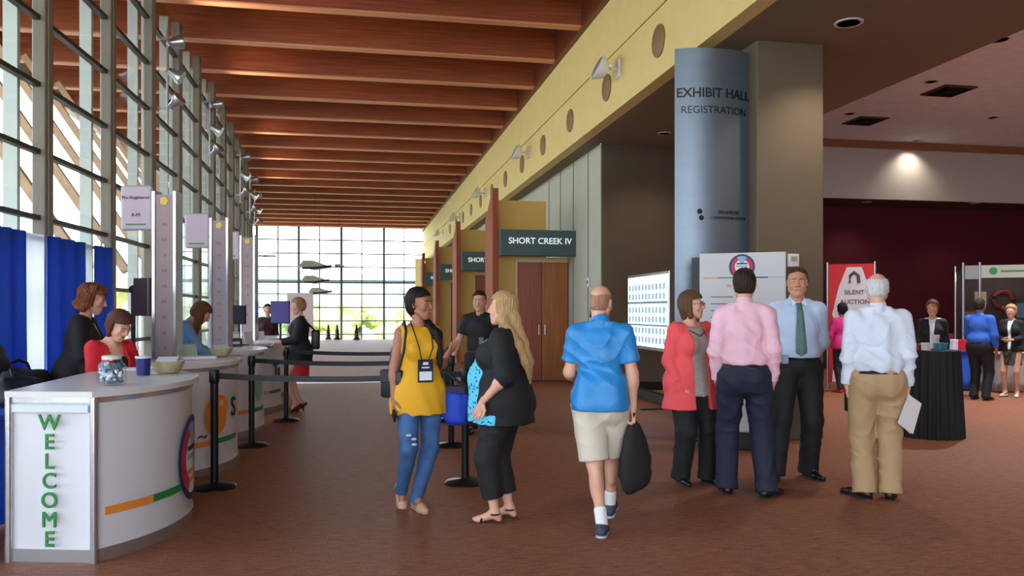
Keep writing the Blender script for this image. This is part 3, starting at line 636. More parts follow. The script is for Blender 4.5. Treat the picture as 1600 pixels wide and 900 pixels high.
def tent(px, py, h, label, c=(225, 225, 228), rot=0.):
    p = onZ(px, py, 1.021); t = empty('tent_card', p, rot, label, 'tent card', 'folded white cards on the counters')
    for sgn in (-1, 1): MB().box(-.1, .1, -.003, .003, 0, h, Matrix.Translation((0, sgn*.045, 0)) @ Matrix.Rotation(sgn*math.atan(.045/h), 4, 'X')).build('card_face', mat('card_'+str(c[0]), c, .5), t)
tent(362, 541, .2, 'folded white card on the third counter', rot=.6); tent(386, 538, .18, 'folded white card beside the monitors', rot=1.1); tent(402, 533, .16, 'folded white card nearest the woman in the red skirt', rot=.2); tent(292, 556, .13, 'folded pale green card on the second counter', (190, 215, 200), rot=.8)
def monitor(px, py, w_, h_, face, label, D=None, screen=(34, 44, 86)):
    z0 = 1.021; p = P(px, py, D); base = p.z-h_/2; t = empty('monitor', (p.x, p.y, z0), face, label, 'monitor', 'monitors on the counters')
    zz = base-z0; MB().rbox(-w_/2, w_/2, -.02, .02, zz, zz+h_, .006, 1).build('housing', M_black, t); MB().box(-w_/2+.012, w_/2-.012, -.024, -.02, zz+.015, zz+h_-.012).build('screen', mat('screen_%d' % screen[0], screen, .2, emit=.12), t)
    MB().cyl((0, .01, .01), (0, .01, max(.03, zz)+.05), .018).build('stand', M_black, t); MB().rbox(-.11, .11, -.08, .09, 0, .015, .004, 1).build('foot', M_black, t)
monitor(373, 492, .2, .26, -.2, 'dark computer monitor between the second and third towers', 10.9, (14, 18, 30)); monitor(438, 488, .3, .36, -.15, 'computer monitor with purple screen in front of the red skirt wearer', 12.7, (84, 74, 140))
p = onZ(362, 545, 1.021); q = P(361, 530, 10.3); t = empty('printer', (q.x, q.y, 1.021), .2, 'small black printer with white paper tray by the second tower', 'printer')
MB().rbox(-.13, .13, -.1, .1, 0, .12, .012).build('printer_body', M_black, t); MB().box(-.1, .1, -.11, -.1, .05, .08).build('paper_slot', M_white, t); MB().box(-.09, .09, -.02, .1, .12, .17, Matrix.Rotation(-.2, 4, 'X')).build('paper_tray', M_white, t)
# speaker / flat screen on a pole behind the counters
q = P(222, 464, 8.4); t = empty('pole_screen', (q.x, q.y, 0), math.radians(-35), 'brown flat panel on a black pole stand behind the seated woman in red', 'display stand')
MB().rbox(-.1, .12, -.03, .03, q.z-.2, q.z+.2, .008, 1).build('panel', mat('panel_brown', (78, 62, 54), .35), t); MB().cyl((-.13, 0, .02), (-.13, 0, q.z+.06), .022).sph((-.13, 0, q.z+.08), .045, 8).build('pole', M_black, t); MB().lathe([(.22, 0), (.22, .02), (.03, .04)], c=(-.13, 0, 0)).build('base', M_black, t)
MB().cyl((-.13, 0, q.z), (-.08, 0, q.z), .02).build('mount', M_black, t)
# pale board on the farthest counter
q = P(469, 490, 14.6); t = empty('notice_panel', (q.x, q.y, 1.021), math.radians(-10), 'pale upright notice panel on the farthest counter behind the woman in the red skirt', 'notice board')
MB().rbox(-.24, .24, -.015, .015, .0, .8, .01, 2).build('panel', mat('panel_pink', (206, 180, 176), .6), t); MB().box(-.15, .15, -.1, .1, 0, .02).build('foot', M_alu, t)
# ---------------------------------------------------------------- exhibit hall: cocktail table, banner, booth
D = 9.55; q = P(1455, 545, D); t = empty('cocktail_table', (q.x, q.y, 0), 0, 'tall round table under a floor-length black pleated cloth', 'table')
b = MB(); n = 144; rows = []
for z, r, am in ((1.03, .30, 0), (1.025, .31, .002), (.9, .312, .008), (.5, .325, .014), (.02, .345, .02), (.0, .345, .02)):
    rows.append([b.bm.verts.new(((r+am*math.sin(i*6.2832*24/n))*math.cos(i*6.2832/n), (r+am*math.sin(i*6.2832*24/n))*math.sin(i*6.2832/n), z)) for i in range(n)])
for a, c in zip(rows, rows[1:]):
    for i in range(n): b.bm.faces.new((a[i], c[i], c[(i+1) % n], a[(i+1) % n]))
b.bm.faces.new(rows[0]); b.build('tablecloth', mat('cloth_black', (14, 14, 20), .8), t, smooth=True); MB().cyl((0, 0, .0), (0, 0, 1.02), .04).build('pedestal', M_dark, t)
def booth_table(px, py_top, D, w_, label, m, h=.75, rot=0.):
    q = P(px, py_top, D); t = empty('draped_table', (q.x, q.y, 0), -YAW*.5+rot, label, 'table', None)
    MB().rbox(-w_/2, w_/2, -.3, .3, h-.03, h, .006, 1).build('tabletop', m, t); drape(-w_/2, -.3, w_/2, -.3, .02, h, max(4, int(w_*6)), m, t, 'skirt', amp=.015)
    drape(-w_/2, .3, -w_/2, -.3, .02, h, 4, m, t, 'skirt', amp=.015); drape(w_/2, -.3, w_/2, .3, .02, h, 4, m, t, 'skirt', amp=.015); return q
M_bt = mat('table_blue', (34, 86, 190), .7)
qt = booth_table(1470, 550, 15.2, 1.1, 'low blue-skirted table behind the tall black one', M_bt)
def small_box(px, py, D, s, c, label, kind='box', z=None):
    q = P(px, py, D); t = empty('gift_box', (q.x, q.y, z), .2, label, 'box', 'boxes on the exhibit tables'); m_ = mat('box_%d_%d_%d' % c, c, .5)
    MB().rbox(-s[0]/2, s[0]/2, -s[1]/2, s[1]/2, 0, s[2], .006, 1).build('carton', m_, t); MB().rbox(-s[0]/2-.004, s[0]/2+.004, -s[1]/2-.004, s[1]/2+.004, s[2]*.75, s[2]+.004, .004, 1).build('lid', m_, t)
for a in [(1447, 535, 9.4, (.08, .08, .085), (210, 200, 195), 'small white box on the tall black table'), (1470, 538, 9.5, (.13, .09, .08), (44, 116, 140), 'teal box on the tall black table'), (1435, 540, 9.5, (.1, .09, .07), (120, 26, 40), 'dark red box at the left of the tall black table'), (1462, 528, 9.7, (.07, .05, .17), (190, 186, 196), 'upright white card box behind the teal box')]:
    small_box(*a[:3], a[3], a[4], a[5], z=1.03)
for a in [(1490, 538, 15.1, (.18, .12, .2), (225, 215, 215), 'white box on the low blue table'), (1503, 536, 15.1, (.2, .14, .2), (206, 30, 36), 'bright red box on the low blue table'), (1480, 530, 15.3, (.2, .1, .3), (110, 22, 60), 'maroon bag-shaped box at the back of the blue table')]:
    small_box(*a[:3], a[3], a[4], a[5], z=.75)
p, q = P(1293, 600, 15.3), P(1367, 600, 15.0); d = q-p; L_ = d.xy.length
t = empty('banner_stand', (p.x, p.y, 0), math.atan2(d.y, d.x), 'red SILENT AUCTION banner between two silver poles', 'banner')
for x in (0, L_):
    MB().cyl((x, 0, 0), (x, 0, 2.42), .02, n=12).build('pole', M_alu, t); MB().lathe([(.14, 0), (.14, .012), (.02, .02)], c=(x, 0, 0)).build('foot', M_alu, t)
MB().box(.02, L_-.02, -.01, .01, .12, 2.38).build('banner_cloth', mat('banner_red', (196, 30, 40), .7), t)
b = MB(); b.prism([(.34, 2.32), (.6, 2.32), (.72, 1.95), (L_-.03, 1.6), (L_-.03, .14), (.08, .14), (.12, .7), (.28, .95), (.08, 1.42), (.2, 1.95)], -.016, -.011, Matrix.Rotation(math.radians(90), 4, 'X') @ Matrix.Scale(-1, 4, (0, 0, 1)))
b.build('white_figure', mat('banner_white', (206, 196, 196), .7), t)
text('SILENT', .115, mat('banner_ink', (70, 60, 78), .6), t, M=Matrix.Translation((.47, -.018, 1.84)), bold=.002); text('AUCTION', .115, mat('banner_ink'), t, M=Matrix.Translation((.48, -.018, 1.66)), bold=.002)
b = MB(); b.tube([(.39, -.02, 2.02), (.4, -.02, 2.16), (.47, -.02, 2.22), (.54, -.02, 2.16), (.55, -.02, 2.02)], .028); b.build('arch_mark', mat('banner_ink'), t)
# booth
p, q = P(1505, 600, 15.4), P(1600, 600, 15.0); d = q-p; L_ = d.xy.length+.7
t = empty('exhibit_booth', (p.x, p.y, 0), math.atan2(d.y, d.x), 'exhibit booth framed by silver posts with a pale header board and green mark', 'booth')
for x in (0, .28, 1.12, L_): MB().cyl((x, 0, 0), (x, 0, 2.42), .025, n=12).build('post', M_alu, t)
for x in (0, L_): MB().cyl((x, 1.4, 0), (x, 1.4, 2.42), .025, n=12).build('post', M_alu, t)
MB().box(.03, .26, -.015, .015, 2.1, 2.36).build('header_panel', mat('head_pale', (140, 142, 146), .6), t); MB().box(.3, L_, -.015, .015, 2.12, 2.36).build('header_board', mat('head_board', (170, 168, 160), .6), t)
b = MB(); b.lathe([(.07, 0), (.07, .005)], M=Matrix.Translation((.5, -.016, 2.25)) @ Matrix.Rotation(math.radians(90), 4, 'X'), n=16); b.build('green_mark', M_green, t); MB().box(.62, 1.08, -.02, -.015, 2.23, 2.26).build('header_stripe', M_green, t)
MB().box(0, L_, 1.38, 1.42, 0, 2.3).build('back_panel', mat('booth_back', (46, 34, 40), .8, var=.3, scale=3), t); MB().box(0, .02, 0, 1.4, .0, .9).build('side_rail', mat('booth_back'), t)
MB().box(.03, L_-.03, .1, 1.4, 2.3, 2.33).build('light_bar', M_dark, t)
for x in (.3, .55, .95, 1.1):
    o = MB().lathe([(.05, 0), (.05, .05), (.02, .07)], c=(x, .9, 2.2), n=12).build('booth_lamp', mat('lamp_glow'), t)
loc = t.matrix_basis if False else Matrix.Translation(t.location) @ Matrix.Rotation(t.rotation_euler.z, 4, 'Z')
for (x, z, s_, c, lb) in ((.45, 1.75, .13, (150, 120, 110), 'small framed picture at the left of the booth back'), (1.2, 1.5, .14, (60, 90, 120), 'bluish framed picture at the right of the booth back'), (.25, 1.35, .12, (120, 60, 60), 'reddish framed picture low on the booth back')):
    o = empty('picture_frame', loc @ Vector((x, 1.375, z)), t.rotation_euler.z, lb, 'picture', 'pictures on the booth back')
    MB().box(-s_, s_, -.02, 0, -s_*1.2, s_*1.2).build('frame', M_black, o); MB().box(-s_*.8, s_*.8, -.024, -.02, -s_, s_).build('print', mat('pr_%d' % c[0], c, .5), o)
o = empty('wreath', loc @ Vector((.85, 1.34, 1.72)), t.rotation_euler.z, 'dark red wreath hanging on the booth back', 'wreath')
bw = MB(); bw.tube([(.17*math.cos(a/16*6.2832), 0, .17*math.sin(a/16*6.2832)) for a in range(17)], .05); bw.build('ring', mat('wreath_red', (92, 22, 34), .8, bump=.8, bscale=40), o); MB().sph((0, -.06, -.17), .05, 8).build('bow', mat('bow', (150, 30, 40), .6), o)
booth_table(1576, 562, 14.9, .9, 'small pale table under the booth header', mat('table_grey', (150, 140, 136), .7), .72)
# ================================================================ people: smooth-union distance fields -> surface nets
def smin(a, b, k): h = np.maximum(k-np.abs(a-b), 0)/k; return np.minimum(a, b)-h*h*k*.25
def Vn(*a): return np.array(a, dtype=float)
def nrm(v): v = np.asarray(v, float); return v/np.linalg.norm(v)
class Fld:
    def __init__(s): s.ops = []
    def cone(s, a, b, ra, rb, k=.02, op='+', flat=None, ff=1.): s.ops.append(('c', np.array(a, float), np.array(b, float), ra, rb, k, op, None if flat is None else nrm(flat), ff)); return s
    def ell(s, c, r, k=.02, op='+', R=None): s.ops.append(('e', np.array(c, float), np.array(r, float), R, 0, k, op, None, 1)); return s
    def cut(s, f): s.ops.append(('f', f)); return s          # max(d, f(p))
    def disp(s, f): s.ops.append(('d', f)); return s
    def chain(s, pts, rs, k=.02, op='+', flat=None, ff=1.):
        for i in range(len(pts)-1): s.cone(pts[i], pts[i+1], rs[i], rs[i+1], k, op, flat, ff)
        return s
    def bounds(s):
        lo, hi = np.full(3, 9.), np.full(3, -9.)
        for o in s.ops:
            if o[0] == 'c' and o[6] == '+':
                r = max(o[3], o[4])+.01; lo = np.minimum(lo, np.minimum(o[1], o[2])-r); hi = np.maximum(hi, np.maximum(o[1], o[2])+r)
            elif o[0] == 'e' and o[6] == '+':
                r = max(o[2])+.01 if o[3] is not None else o[2]+.01; lo = np.minimum(lo, o[1]-r); hi = np.maximum(hi, o[1]+r)
        return lo, hi
    def mesh(s, h):
        lo, hi = s.bounds(); lo -= 2.5*h+.01; hi += 2.5*h+.01
        n = np.ceil((hi-lo)/h).astype(int)+1
        ax = [lo[i]+h*np.arange(n[i]) for i in range(3)]; Fd = np.full(n, .5, dtype=np.float32)
        for o in s.ops:
            if o[0] in 'fd':
                G = np.meshgrid(*ax, indexing='ij', sparse=True)
                if o[0] == 'f': Fd = np.maximum(Fd, o[1](*G)).astype(np.float32)
                else:
                    m_ = np.abs(Fd) < .05; i, j, k_ = np.nonzero(m_)
                    Fd[m_] += o[1](ax[0][i], ax[1][j], ax[2][k_]).astype(np.float32)
                continue
            t, a, b, ra, rb, k, op, fl, ff = o
            if t == 'c': r = max(ra, rb)+k+2*h; l2, h2 = np.minimum(a, b)-r, np.maximum(a, b)+r
            else: r = (max(b) if ra is not None else b)+k+2*h; l2, h2 = a-r, a+r
            i0 = np.clip(np.floor((l2-lo)/h).astype(int), 0, n); i1 = np.clip(np.ceil((h2-lo)/h).astype(int)+1, 0, n)
            if (i1 <= i0).any(): continue
            sl = tuple(slice(i0[q], i1[q]) for q in range(3))
            X, Y, Z = (x.astype(np.float32) for x in np.meshgrid(*[ax[q][sl[q]] for q in range(3)], indexing='ij', sparse=True))
            if t == 'c':
                d = b-a; L2 = max(float(d@d), 1e-9); px, py, pz = X-a[0], Y-a[1], Z-a[2]
                tt = np.clip((px*d[0]+py*d[1]+pz*d[2])/L2, 0, 1); qx, qy, qz = px-tt*d[0], py-tt*d[1], pz-tt*d[2]
                if fl is not None:
                    e = (qx*fl[0]+qy*fl[1]+qz*fl[2])*(ff-1); qx, qy, qz = qx+e*fl[0], qy+e*fl[1], qz+e*fl[2]
                dd = np.sqrt(qx*qx+qy*qy+qz*qz)-(ra+(rb-ra)*tt)
            else:
                px, py, pz = X-a[0], Y-a[1], Z-a[2]
                if ra is not None: R = ra; px, py, pz = (R[0][0]*px+R[1][0]*py+R[2][0]*pz, R[0][1]*px+R[1][1]*py+R[2][1]*pz, R[0][2]*px+R[1][2]*py+R[2][2]*pz)
                k0 = np.sqrt((px/b[0])**2+(py/b[1])**2+(pz/b[2])**2); k1 = np.sqrt((px/b[0]**2)**2+(py/b[1]**2)**2+(pz/b[2]**2)**2)
                dd = k0*(k0-1)/np.maximum(k1, 1e-6)
            c = Fd[sl]
            Fd[sl] = smin(c, dd, k) if op == '+' else -smin(-c, dd, k)
        Fd[[0, -1]] = .5; Fd[:, [0, -1]] = .5; Fd[:, :, [0, -1]] = .5
        return nets(Fd, lo, h)
def nets(Fd, lo, h):
    I = Fd < 0; n = Fd.shape; c = [slice(0, -1), slice(1, None)]
    cnt = sum(I[c[a], c[b], c[d]].astype(np.int8) for a in (0, 1) for b in (0, 1) for d in (0, 1))
    act = (cnt > 0) & (cnt < 8); idx = np.full(act.shape, -1, dtype=np.int64); ci = np.argwhere(act); idx[act] = np.arange(len(ci))
    acc = np.zeros((len(ci), 3)); num = np.zeros(len(ci)); i, j, k = ci.T
    for ax in range(3):
        for u in (0, 1):
            for v in (0, 1):
                o = [0, 0, 0]; q = [x for x in range(3) if x != ax]; o[q[0]] = u; o[q[1]] = v; p = list(o); p[ax] = 1
                a = Fd[i+o[0], j+o[1], k+o[2]]; b = Fd[i+p[0], j+p[1], k+p[2]]; m = (a < 0) != (b < 0)
                t = np.where(m, a/np.where(m, a-b, 1), 0); pt = np.tile(np.array(o, float), (len(ci), 1)); pt[:, ax] += t
                acc[m] += pt[m]; num[m] += 1
    V = lo+(ci+acc/np.maximum(num, 1)[:, None])*h
    Q = []
    for ax in range(3):
        s0 = [slice(1, -1)]*3; s1 = [slice(1, -1)]*3; s0[ax] = slice(0, -1); s1[ax] = slice(1, None)
        A = I[tuple(s0)]; B = I[tuple(s1)]; E = np.argwhere(A != B)
        off = np.ones(3, int); off[ax] = 0; base = E+off; q = [x for x in range(3) if x != ax]
        def at(u, v):
            p = base.copy(); p[:, q[0]] -= u; p[:, q[1]] -= v; return idx[p[:, 0], p[:, 1], p[:, 2]]
        f = np.stack([at(1, 1), at(0, 1), at(0, 0), at(1, 0)], 1)
        e = A[tuple(E.T)]; flip = e if ax != 1 else ~e
        f[~flip] = f[~flip][:, ::-1]; Q.append(f)
    Q = np.concatenate(Q); Q = Q[(Q >= 0).all(1)]
    return V, Q
def mk(name, parts, mats, parent, scale=1., paint=None, smooth_it=0):
    """parts: list of (V, Q) joined into ONE mesh object"""
    off = 0; Vs, Qs = [], []
    parts = [(V, Q if len(Q) == 0 or np.einsum('ij,ij->', V[Q[:, 0]]-V.mean(0), np.cross(V[Q[:, 1]]-V[Q[:, 0]], V[Q[:, 2]]-V[Q[:, 0]])) > 0 else Q[:, ::-1]) for V, Q in parts]
    for V, Q in parts: Vs.append(V); Qs.append(Q+off); off += len(V)
    V = np.concatenate(Vs)*scale; Q = np.concatenate(Qs); me = bpy.data.meshes.new(name)
    me.vertices.add(len(V)); me.vertices.foreach_set('co', V.astype(np.float32).ravel()); me.loops.add(len(Q)*4); me.loops.foreach_set('vertex_index', Q.astype(np.int32).ravel())
    me.polygons.add(len(Q)); me.polygons.foreach_set('loop_start', np.arange(0, len(Q)*4, 4, dtype=np.int32))
    for m in (mats if isinstance(mats, (list, tuple)) else [mats]): me.materials.append(m)
    if paint:
        C_ = V[Q].mean(1)/scale; mi = np.zeros(len(Q), np.int32)
        for fn, q in paint: mi[fn(C_[:, 0], C_[:, 1], C_[:, 2])] = q
        me.polygons.foreach_set('material_index', mi)
    me.update(); me.validate(); me.shade_smooth()
    o = bpy.data.objects.new(name, me); COL.objects.link(o); o.parent = parent; return o
def rot3(ax, deg): return np.array(Matrix.Rotation(math.radians(deg), 3, ax))
def folds(seed, amp=.005, vert=0.):
    r = np.random.RandomState(seed); ph = r.uniform(0, 6.28, 8)
    def f(x, y, z):
        u = x*34+z*44+ph[0]+2.2*np.sin(z*13+x*9+ph[1]); v = y*38-z*40+x*22+ph[2]+2*np.sin(x*15+z*10+ph[3]); w = (x*46+y*40)+1.5*np.sin(z*9+ph[5])+ph[6]
        r1 = 1-2*np.sqrt(np.abs(np.sin(u*.5))); r2 = 1-2*np.sqrt(np.abs(np.sin(v*.5))); r3 = np.sin(w)
        return -amp*((.55*r1*(.5+.5*np.sin(y*12+z*7+ph[4]))+.55*r2*(.5+.5*np.sin(x*11-z*9+ph[7])))*(1-.6*vert)+(.15+.8*vert)*r3*.7)
    return f
def skinmat(k, c): return mat('skin_'+k, c, .55, var=.06, scale=12)
M_lip = {}
def hairmat(k, c): return mat('hair_'+k, c, .6, spec=.25, var=.35, scale=26, stretch=(6, 6, .5), bump=.5, bscale=30)
def hand(W, d, pn, th, s, curl=.5, k=1.):
    """W wrist, d finger direction, pn palm normal (towards which fingers curl), th thumb side; returns fine mesh field"""
    f = Fld(); d = nrm(d); pn = nrm(pn-d*(pn@d)); th = nrm(np.cross(d, pn)); th = th if s > 0 else -th
    f.cone(W-d*.025, W+d*.01, .026*k, .024*k, .01, flat=pn, ff=1.25)
    for q in (-1, 0, 1): f.cone(W+d*.012+th*q*.012*k, W+d*.082*k+th*q*.021*k, .017*k, .0135*k, .012, flat=pn, ff=1.15)
    for q, (L_, o) in enumerate(((.07, .030), (.079, .0105), (.073, -.0095), (.058, -.028))):
        a = W+d*(.084-.004*abs(q-1))*k+th*o*k; dd = d+th*o*1.2; ang = 0
        for sg, (fr, r) in enumerate(((.45, .0098), (.31, .0088), (.24, .0078))):
            ang += curl*(.75, .95, .6)[sg]; dn = nrm(nrm(dd)*math.cos(ang)+pn*math.sin(ang)); b = a+dn*L_*fr*k
            f.cone(a, b, r*k, r*.92*k, .004); a = b
    a = W+d*.018*k+th*.02*k+pn*.006; t1 = nrm(d*.62+th*.75+pn*.3); b = a+t1*.042*k; t2 = nrm(d*.85+th*.25+pn*(.2+curl*.5)); c = b+t2*.032*k; e = c+nrm(d*.8+th*.0+pn*(.3+curl*.6))*.026*k
    f.chain([a, b, c, e], [.0165*k, .0125*k, .0108*k, .009*k], .006)
    return f
class Man:
    """standing figure, faces +y, right side +x, 1.75 m before scaling"""
    def __init__(s, name_label, px, py, D=None, face=0., H=1.75, fem=False, skin=('fair', (214, 160, 134)), girth=1., belly=0., lean=0., side=0., twist=0., head=(0, 0, 0), armR=None, armL=None, footR=None, footL=None,
                 handR=None, handL=None, curl=(.45, .45), detail=1., hipdrop=0., bust=1., base=0., hw=1.):
        D = D or F*ZC/(py-HY); p = P(px, HY, D); s.D = D
        ray = math.atan2(p.x, p.y); a = ray+math.radians(face)             # 0 = looking away from the camera
        s.e = empty('person', (p.x, p.y, base), -a, name_label, 'person'); s.mw = Matrix.Translation((p.x, p.y, base)) @ Matrix.Rotation(-a, 4, 'Z')
        s.k = H/1.75; s.fem = fem; s.g = girth; s.belly = belly; s.skin = skinmat(*skin); s.detail = detail; s.bust = bust; s.hw = hw
        hp = Vn(0, 0, .92-hipdrop); s.hp = hp
        Rt = rot3('Z', -twist) @ rot3('Y', side) @ rot3('X', -lean)
        s.T = lambda v: Rt @ (Vn(*v)-Vn(0, 0, .92))+hp
        s.Rt = Rt; sw = (.146 if fem else .165)*(.5+.5*girth); s.sw = sw
        s.sh = {1: s.T((sw, -.01, 1.395)), -1: s.T((-sw, -.01, 1.395))}
        s.neck = s.T((0, -.015, 1.46)); s.Rh = rot3('Z', -head[0]) @ rot3('Y', head[2]) @ rot3('X', -head[1])
        s.hc = s.neck+Rt @ Vn(0, .03, .165)
        if abs(head[1]) > 5: s.hc = s.neck+Rt @ (rot3('X', -head[1]*.6) @ Vn(0, .03, .165))
        s.el, s.wr, s.hd = {}, {}, {}
        for sd, A in ((1, armR), (-1, armL)):
            A = A or ((.12, 0, -1), (.05, .12, -1))
            u, v = nrm(Vn(sd*A[0][0], A[0][1], A[0][2])), nrm(Vn(sd*A[1][0], A[1][1], A[1][2]))
            s.el[sd] = s.sh[sd]+u*.285; s.wr[sd] = s.el[sd]+v*.25; h_ = (handR if sd == 1 else handL); s.hd[sd] = nrm(Vn(sd*h_[0][0], h_[0][1], h_[0][2])) if h_ else v
            s.hd[(sd, 'n')] = nrm(Vn(sd*h_[1][0], h_[1][1], h_[1][2])) if h_ else nrm(Vn(-sd, .15, 0))
        s.curl = {1: curl[0], -1: curl[1]}; s.hip, s.kn, s.an, s.ft = {}, {}, {}, {}
        for sd, Ft in ((1, footR), (-1, footL)):
            Ft = Ft or (.1, .0, 0, 8)                     # x, y, heel height, toe-out deg [, toe pitch]
            hj = hp+Vn(sd*.092*(.6+.4*girth), 0, -.02); pt = Ft[4] if len(Ft) > 4 else 0
            ak = Vn(sd*Ft[0], Ft[1], .085+Ft[2]); d = ak-hj; L_ = np.linalg.norm(d); a_, b_ = .425, .41
            if L_ > .832: L_ = .832
            dn = nrm(d); ca = (a_*a_+L_*L_-b_*b_)/(2*a_*L_); ca = min(1, max(-1, ca)); pole = Vn(sd*(Ft[5] if len(Ft) > 5 else .1), 1, 0); pole = nrm(pole-dn*(pole@dn))
            s.hip[sd] = hj; s.kn[sd] = hj+dn*a_*ca+pole*a_*math.sqrt(1-ca*ca); s.an[sd] = hj+dn*min(L_, np.linalg.norm(d)); s.ft[sd] = (math.radians(Ft[3])*sd, math.radians(pt))
    def h(s, base): return max(base, base*s.D/6.5)/s.detail
    def W(s, v): return s.mw @ Vector([x*s.k for x in v])
    def torso(s, f, t=0., k=.05, lo=0.):
        g, fem, T = s.g, s.fem, s.T; B = s.belly; w = s.hw
        f.ell(s.hp+Vn(0, -.01, .01), ((.165 if fem else .155)*g*w+t, .118*g+t, .125+t), k)
        for q in (-1, 1): f.ell(s.hp+Vn(q*.075*g, -.05*g, -.03), (.085*g+t, .09*g+t, .095+t), k)
        f.ell(T((0, .005+B*.6, 1.08)), ((.128 if fem else .145)*g+t+B*.5, .1*g+B+t, .16+t), k, R=s.Rt)
        f.ell(T((0, 0, 1.27)), ((.142 if fem else .165)*(.5+.5*g)+t, .108*(.4+.6*g)+t, .17+t), k, R=s.Rt)
        f.cone(T((-s.sw+.04, -.012, 1.385)), T((s.sw-.04, -.012, 1.385)), .052+t, .052+t, k)
        if fem:
            for q in (-1, 1): f.ell(T((q*.07, .075*g, 1.265)), (.068*s.bust+t, .06*s.bust+t, .07*s.bust+t), .04, R=s.Rt)
        for q in (-1, 1): f.cone(T((q*.03, -.02, 1.475)), T((q*(s.sw-.02), -.012, 1.405)), .034+t, .034+t, .03)
        return f
    def arm(s, f, sd, t=0., upto=1., k=.03, loose=0.):
        S_, E, W_ = s.sh[sd], s.el[sd], s.wr[sd]; q = .9 if s.fem else 1.; g = .5+.5*s.g
        f.cone(S_, S_+(E-S_)*min(1, upto*2), .050*q*g+t+loose*.5, .041*q*g+t+loose*.8, k)
        if upto > .5:
            u = (upto-.5)*2; f.cone(E, E+(W_-E)*u, .043*q*g+t+loose*.8, (.043-.015*u)*q+t+loose*.6, k); f.ell(E+(W_-E)*.25*u, (.046*q*g+t,)*3, k) if not loose else 0
        return f
    def leg(s, f, sd, t=0., upto=1., k=.03, r=None):
        H_, K, A = s.hip[sd], s.kn[sd], s.an[sd]; g = .45+.55*s.g; r = r or ((.092 if s.fem else .086)*g, .057*g, .036)
        u1 = min(1, upto*2); f.cone(H_+Vn(0, 0, .01), H_+(K-H_)*u1, r[0]+t, r[0]+(r[1]-r[0])*u1+t, k)
        if upto > .5:
            u = (upto-.5)*2; f.cone(K, K+(A-K)*u, r[1]+t, r[1]+(r[2]-r[1])*u+t, k)
            if t < .012 and u > .4: b = K+(A-K)*.3; f.ell(b+Vn(0, -.02, 0), (.046*g+t, .05*g+t, .12), .03)
        return f
    # ---- body: head, torso, arms, hands, legs in one mesh
    def body(s, smile=0., big=1., legs=True, age=0.):
        f = Fld(); s.torso(f, -.012)
        f.cone(s.neck+s.Rt @ Vn(0, .012, -.03), s.hc+s.Rh @ Vn(0, -.025, -.06), .057 if not s.fem else .05, .054 if not s.fem else .045, .03)
        for sd in (1, -1):
            s.arm(f, sd, -.002)
            if legs: s.leg(f, sd, -.004)
            T_, P_ = s.ft[sd]; fd = Vn(math.sin(T_), math.cos(T_), 0); A = s.an[sd]; dn = nrm(fd*math.cos(P_)-Vn(0, 0, 1)*math.sin(P_)); up = nrm(np.cross(np.cross(fd, Vn(0, 0, 1)), dn)) if False else nrm(Vn(0, 0, 1)*math.cos(P_)+fd*math.sin(P_))
            heel = A-up*.045-dn*.03; ball = A-up*.058+dn*.12
            f.cone(heel, A, .026, .034, .02); f.cone(A-up*.01, ball, .034, .026, .03); f.cone(ball+Vn(fd[1], -fd[0], 0)*.012, ball+dn*.045+Vn(fd[1], -fd[0], 0)*.01, .022, .014, .02); f.cone(ball-Vn(fd[1], -fd[0], 0)*.014, ball+dn*.03-Vn(fd[1], -fd[0], 0)*.016, .02, .012, .02)
        parts = [f.mesh(s.h(.010))]
        for sd in (1, -1):
            parts.append(hand(s.wr[sd], s.hd[sd], s.hd[(sd, 'n')], None, sd, s.curl[sd], .92 if s.fem else 1.04).mesh(max(.0038, s.h(.0042))))
        parts.append(s.headf(smile, age).mesh(max(.0042, s.h(.0045))))
        lipc = mat('lips_'+s.skin.name, (176, 92, 88) if s.skin.name != 'skin_brown' else (120, 60, 58), .45)
        R, c = s.Rh, s.hc
        def loc(x, y, z): X, Y, Z = x-c[0], y-c[1], z-c[2]; return R[0][0]*X+R[1][0]*Y+R[2][0]*Z, R[0][1]*X+R[1][1]*Y+R[2][1]*Z, R[0][2]*X+R[1][2]*Y+R[2][2]*Z
        s.loc = loc
        def lips(x, y, z): a, b, d = loc(x, y, z); return (b > .07) & ((a/.026)**2+((d+.062)/.0085)**2 < 1)
        paint = [(lips, 1)]; m = [s.skin, lipc]
        if smile:
            def teeth(x, y, z): a, b, d = loc(x, y, z); return (b > .07) & ((a/.02)**2+((d+.062)/.004)**2 < 1)
            paint.append((teeth, 2)); m.append(mat('teeth', (225, 220, 210), .3))
        s.bodyo = mk('body', parts, m, s.e, s.k, paint)
        Hm = lambda v: (s.hc+s.Rh @ Vn(*v))*s.k
        ew, ir = mat('eye_white', (210, 205, 200), .3), mat('iris', (50, 36, 28), .3)
        for q in (-1, 1):
            b = MB(); b.sph(Hm((q*.031, .0775, .004)), .0125*s.k, 8); b.mi = 1; b.sph(Hm((q*.031+.001*q, .0845, .004)), .0068*s.k, 6); b.build('eye', [ew, ir], s.e, smooth=2)
        return s
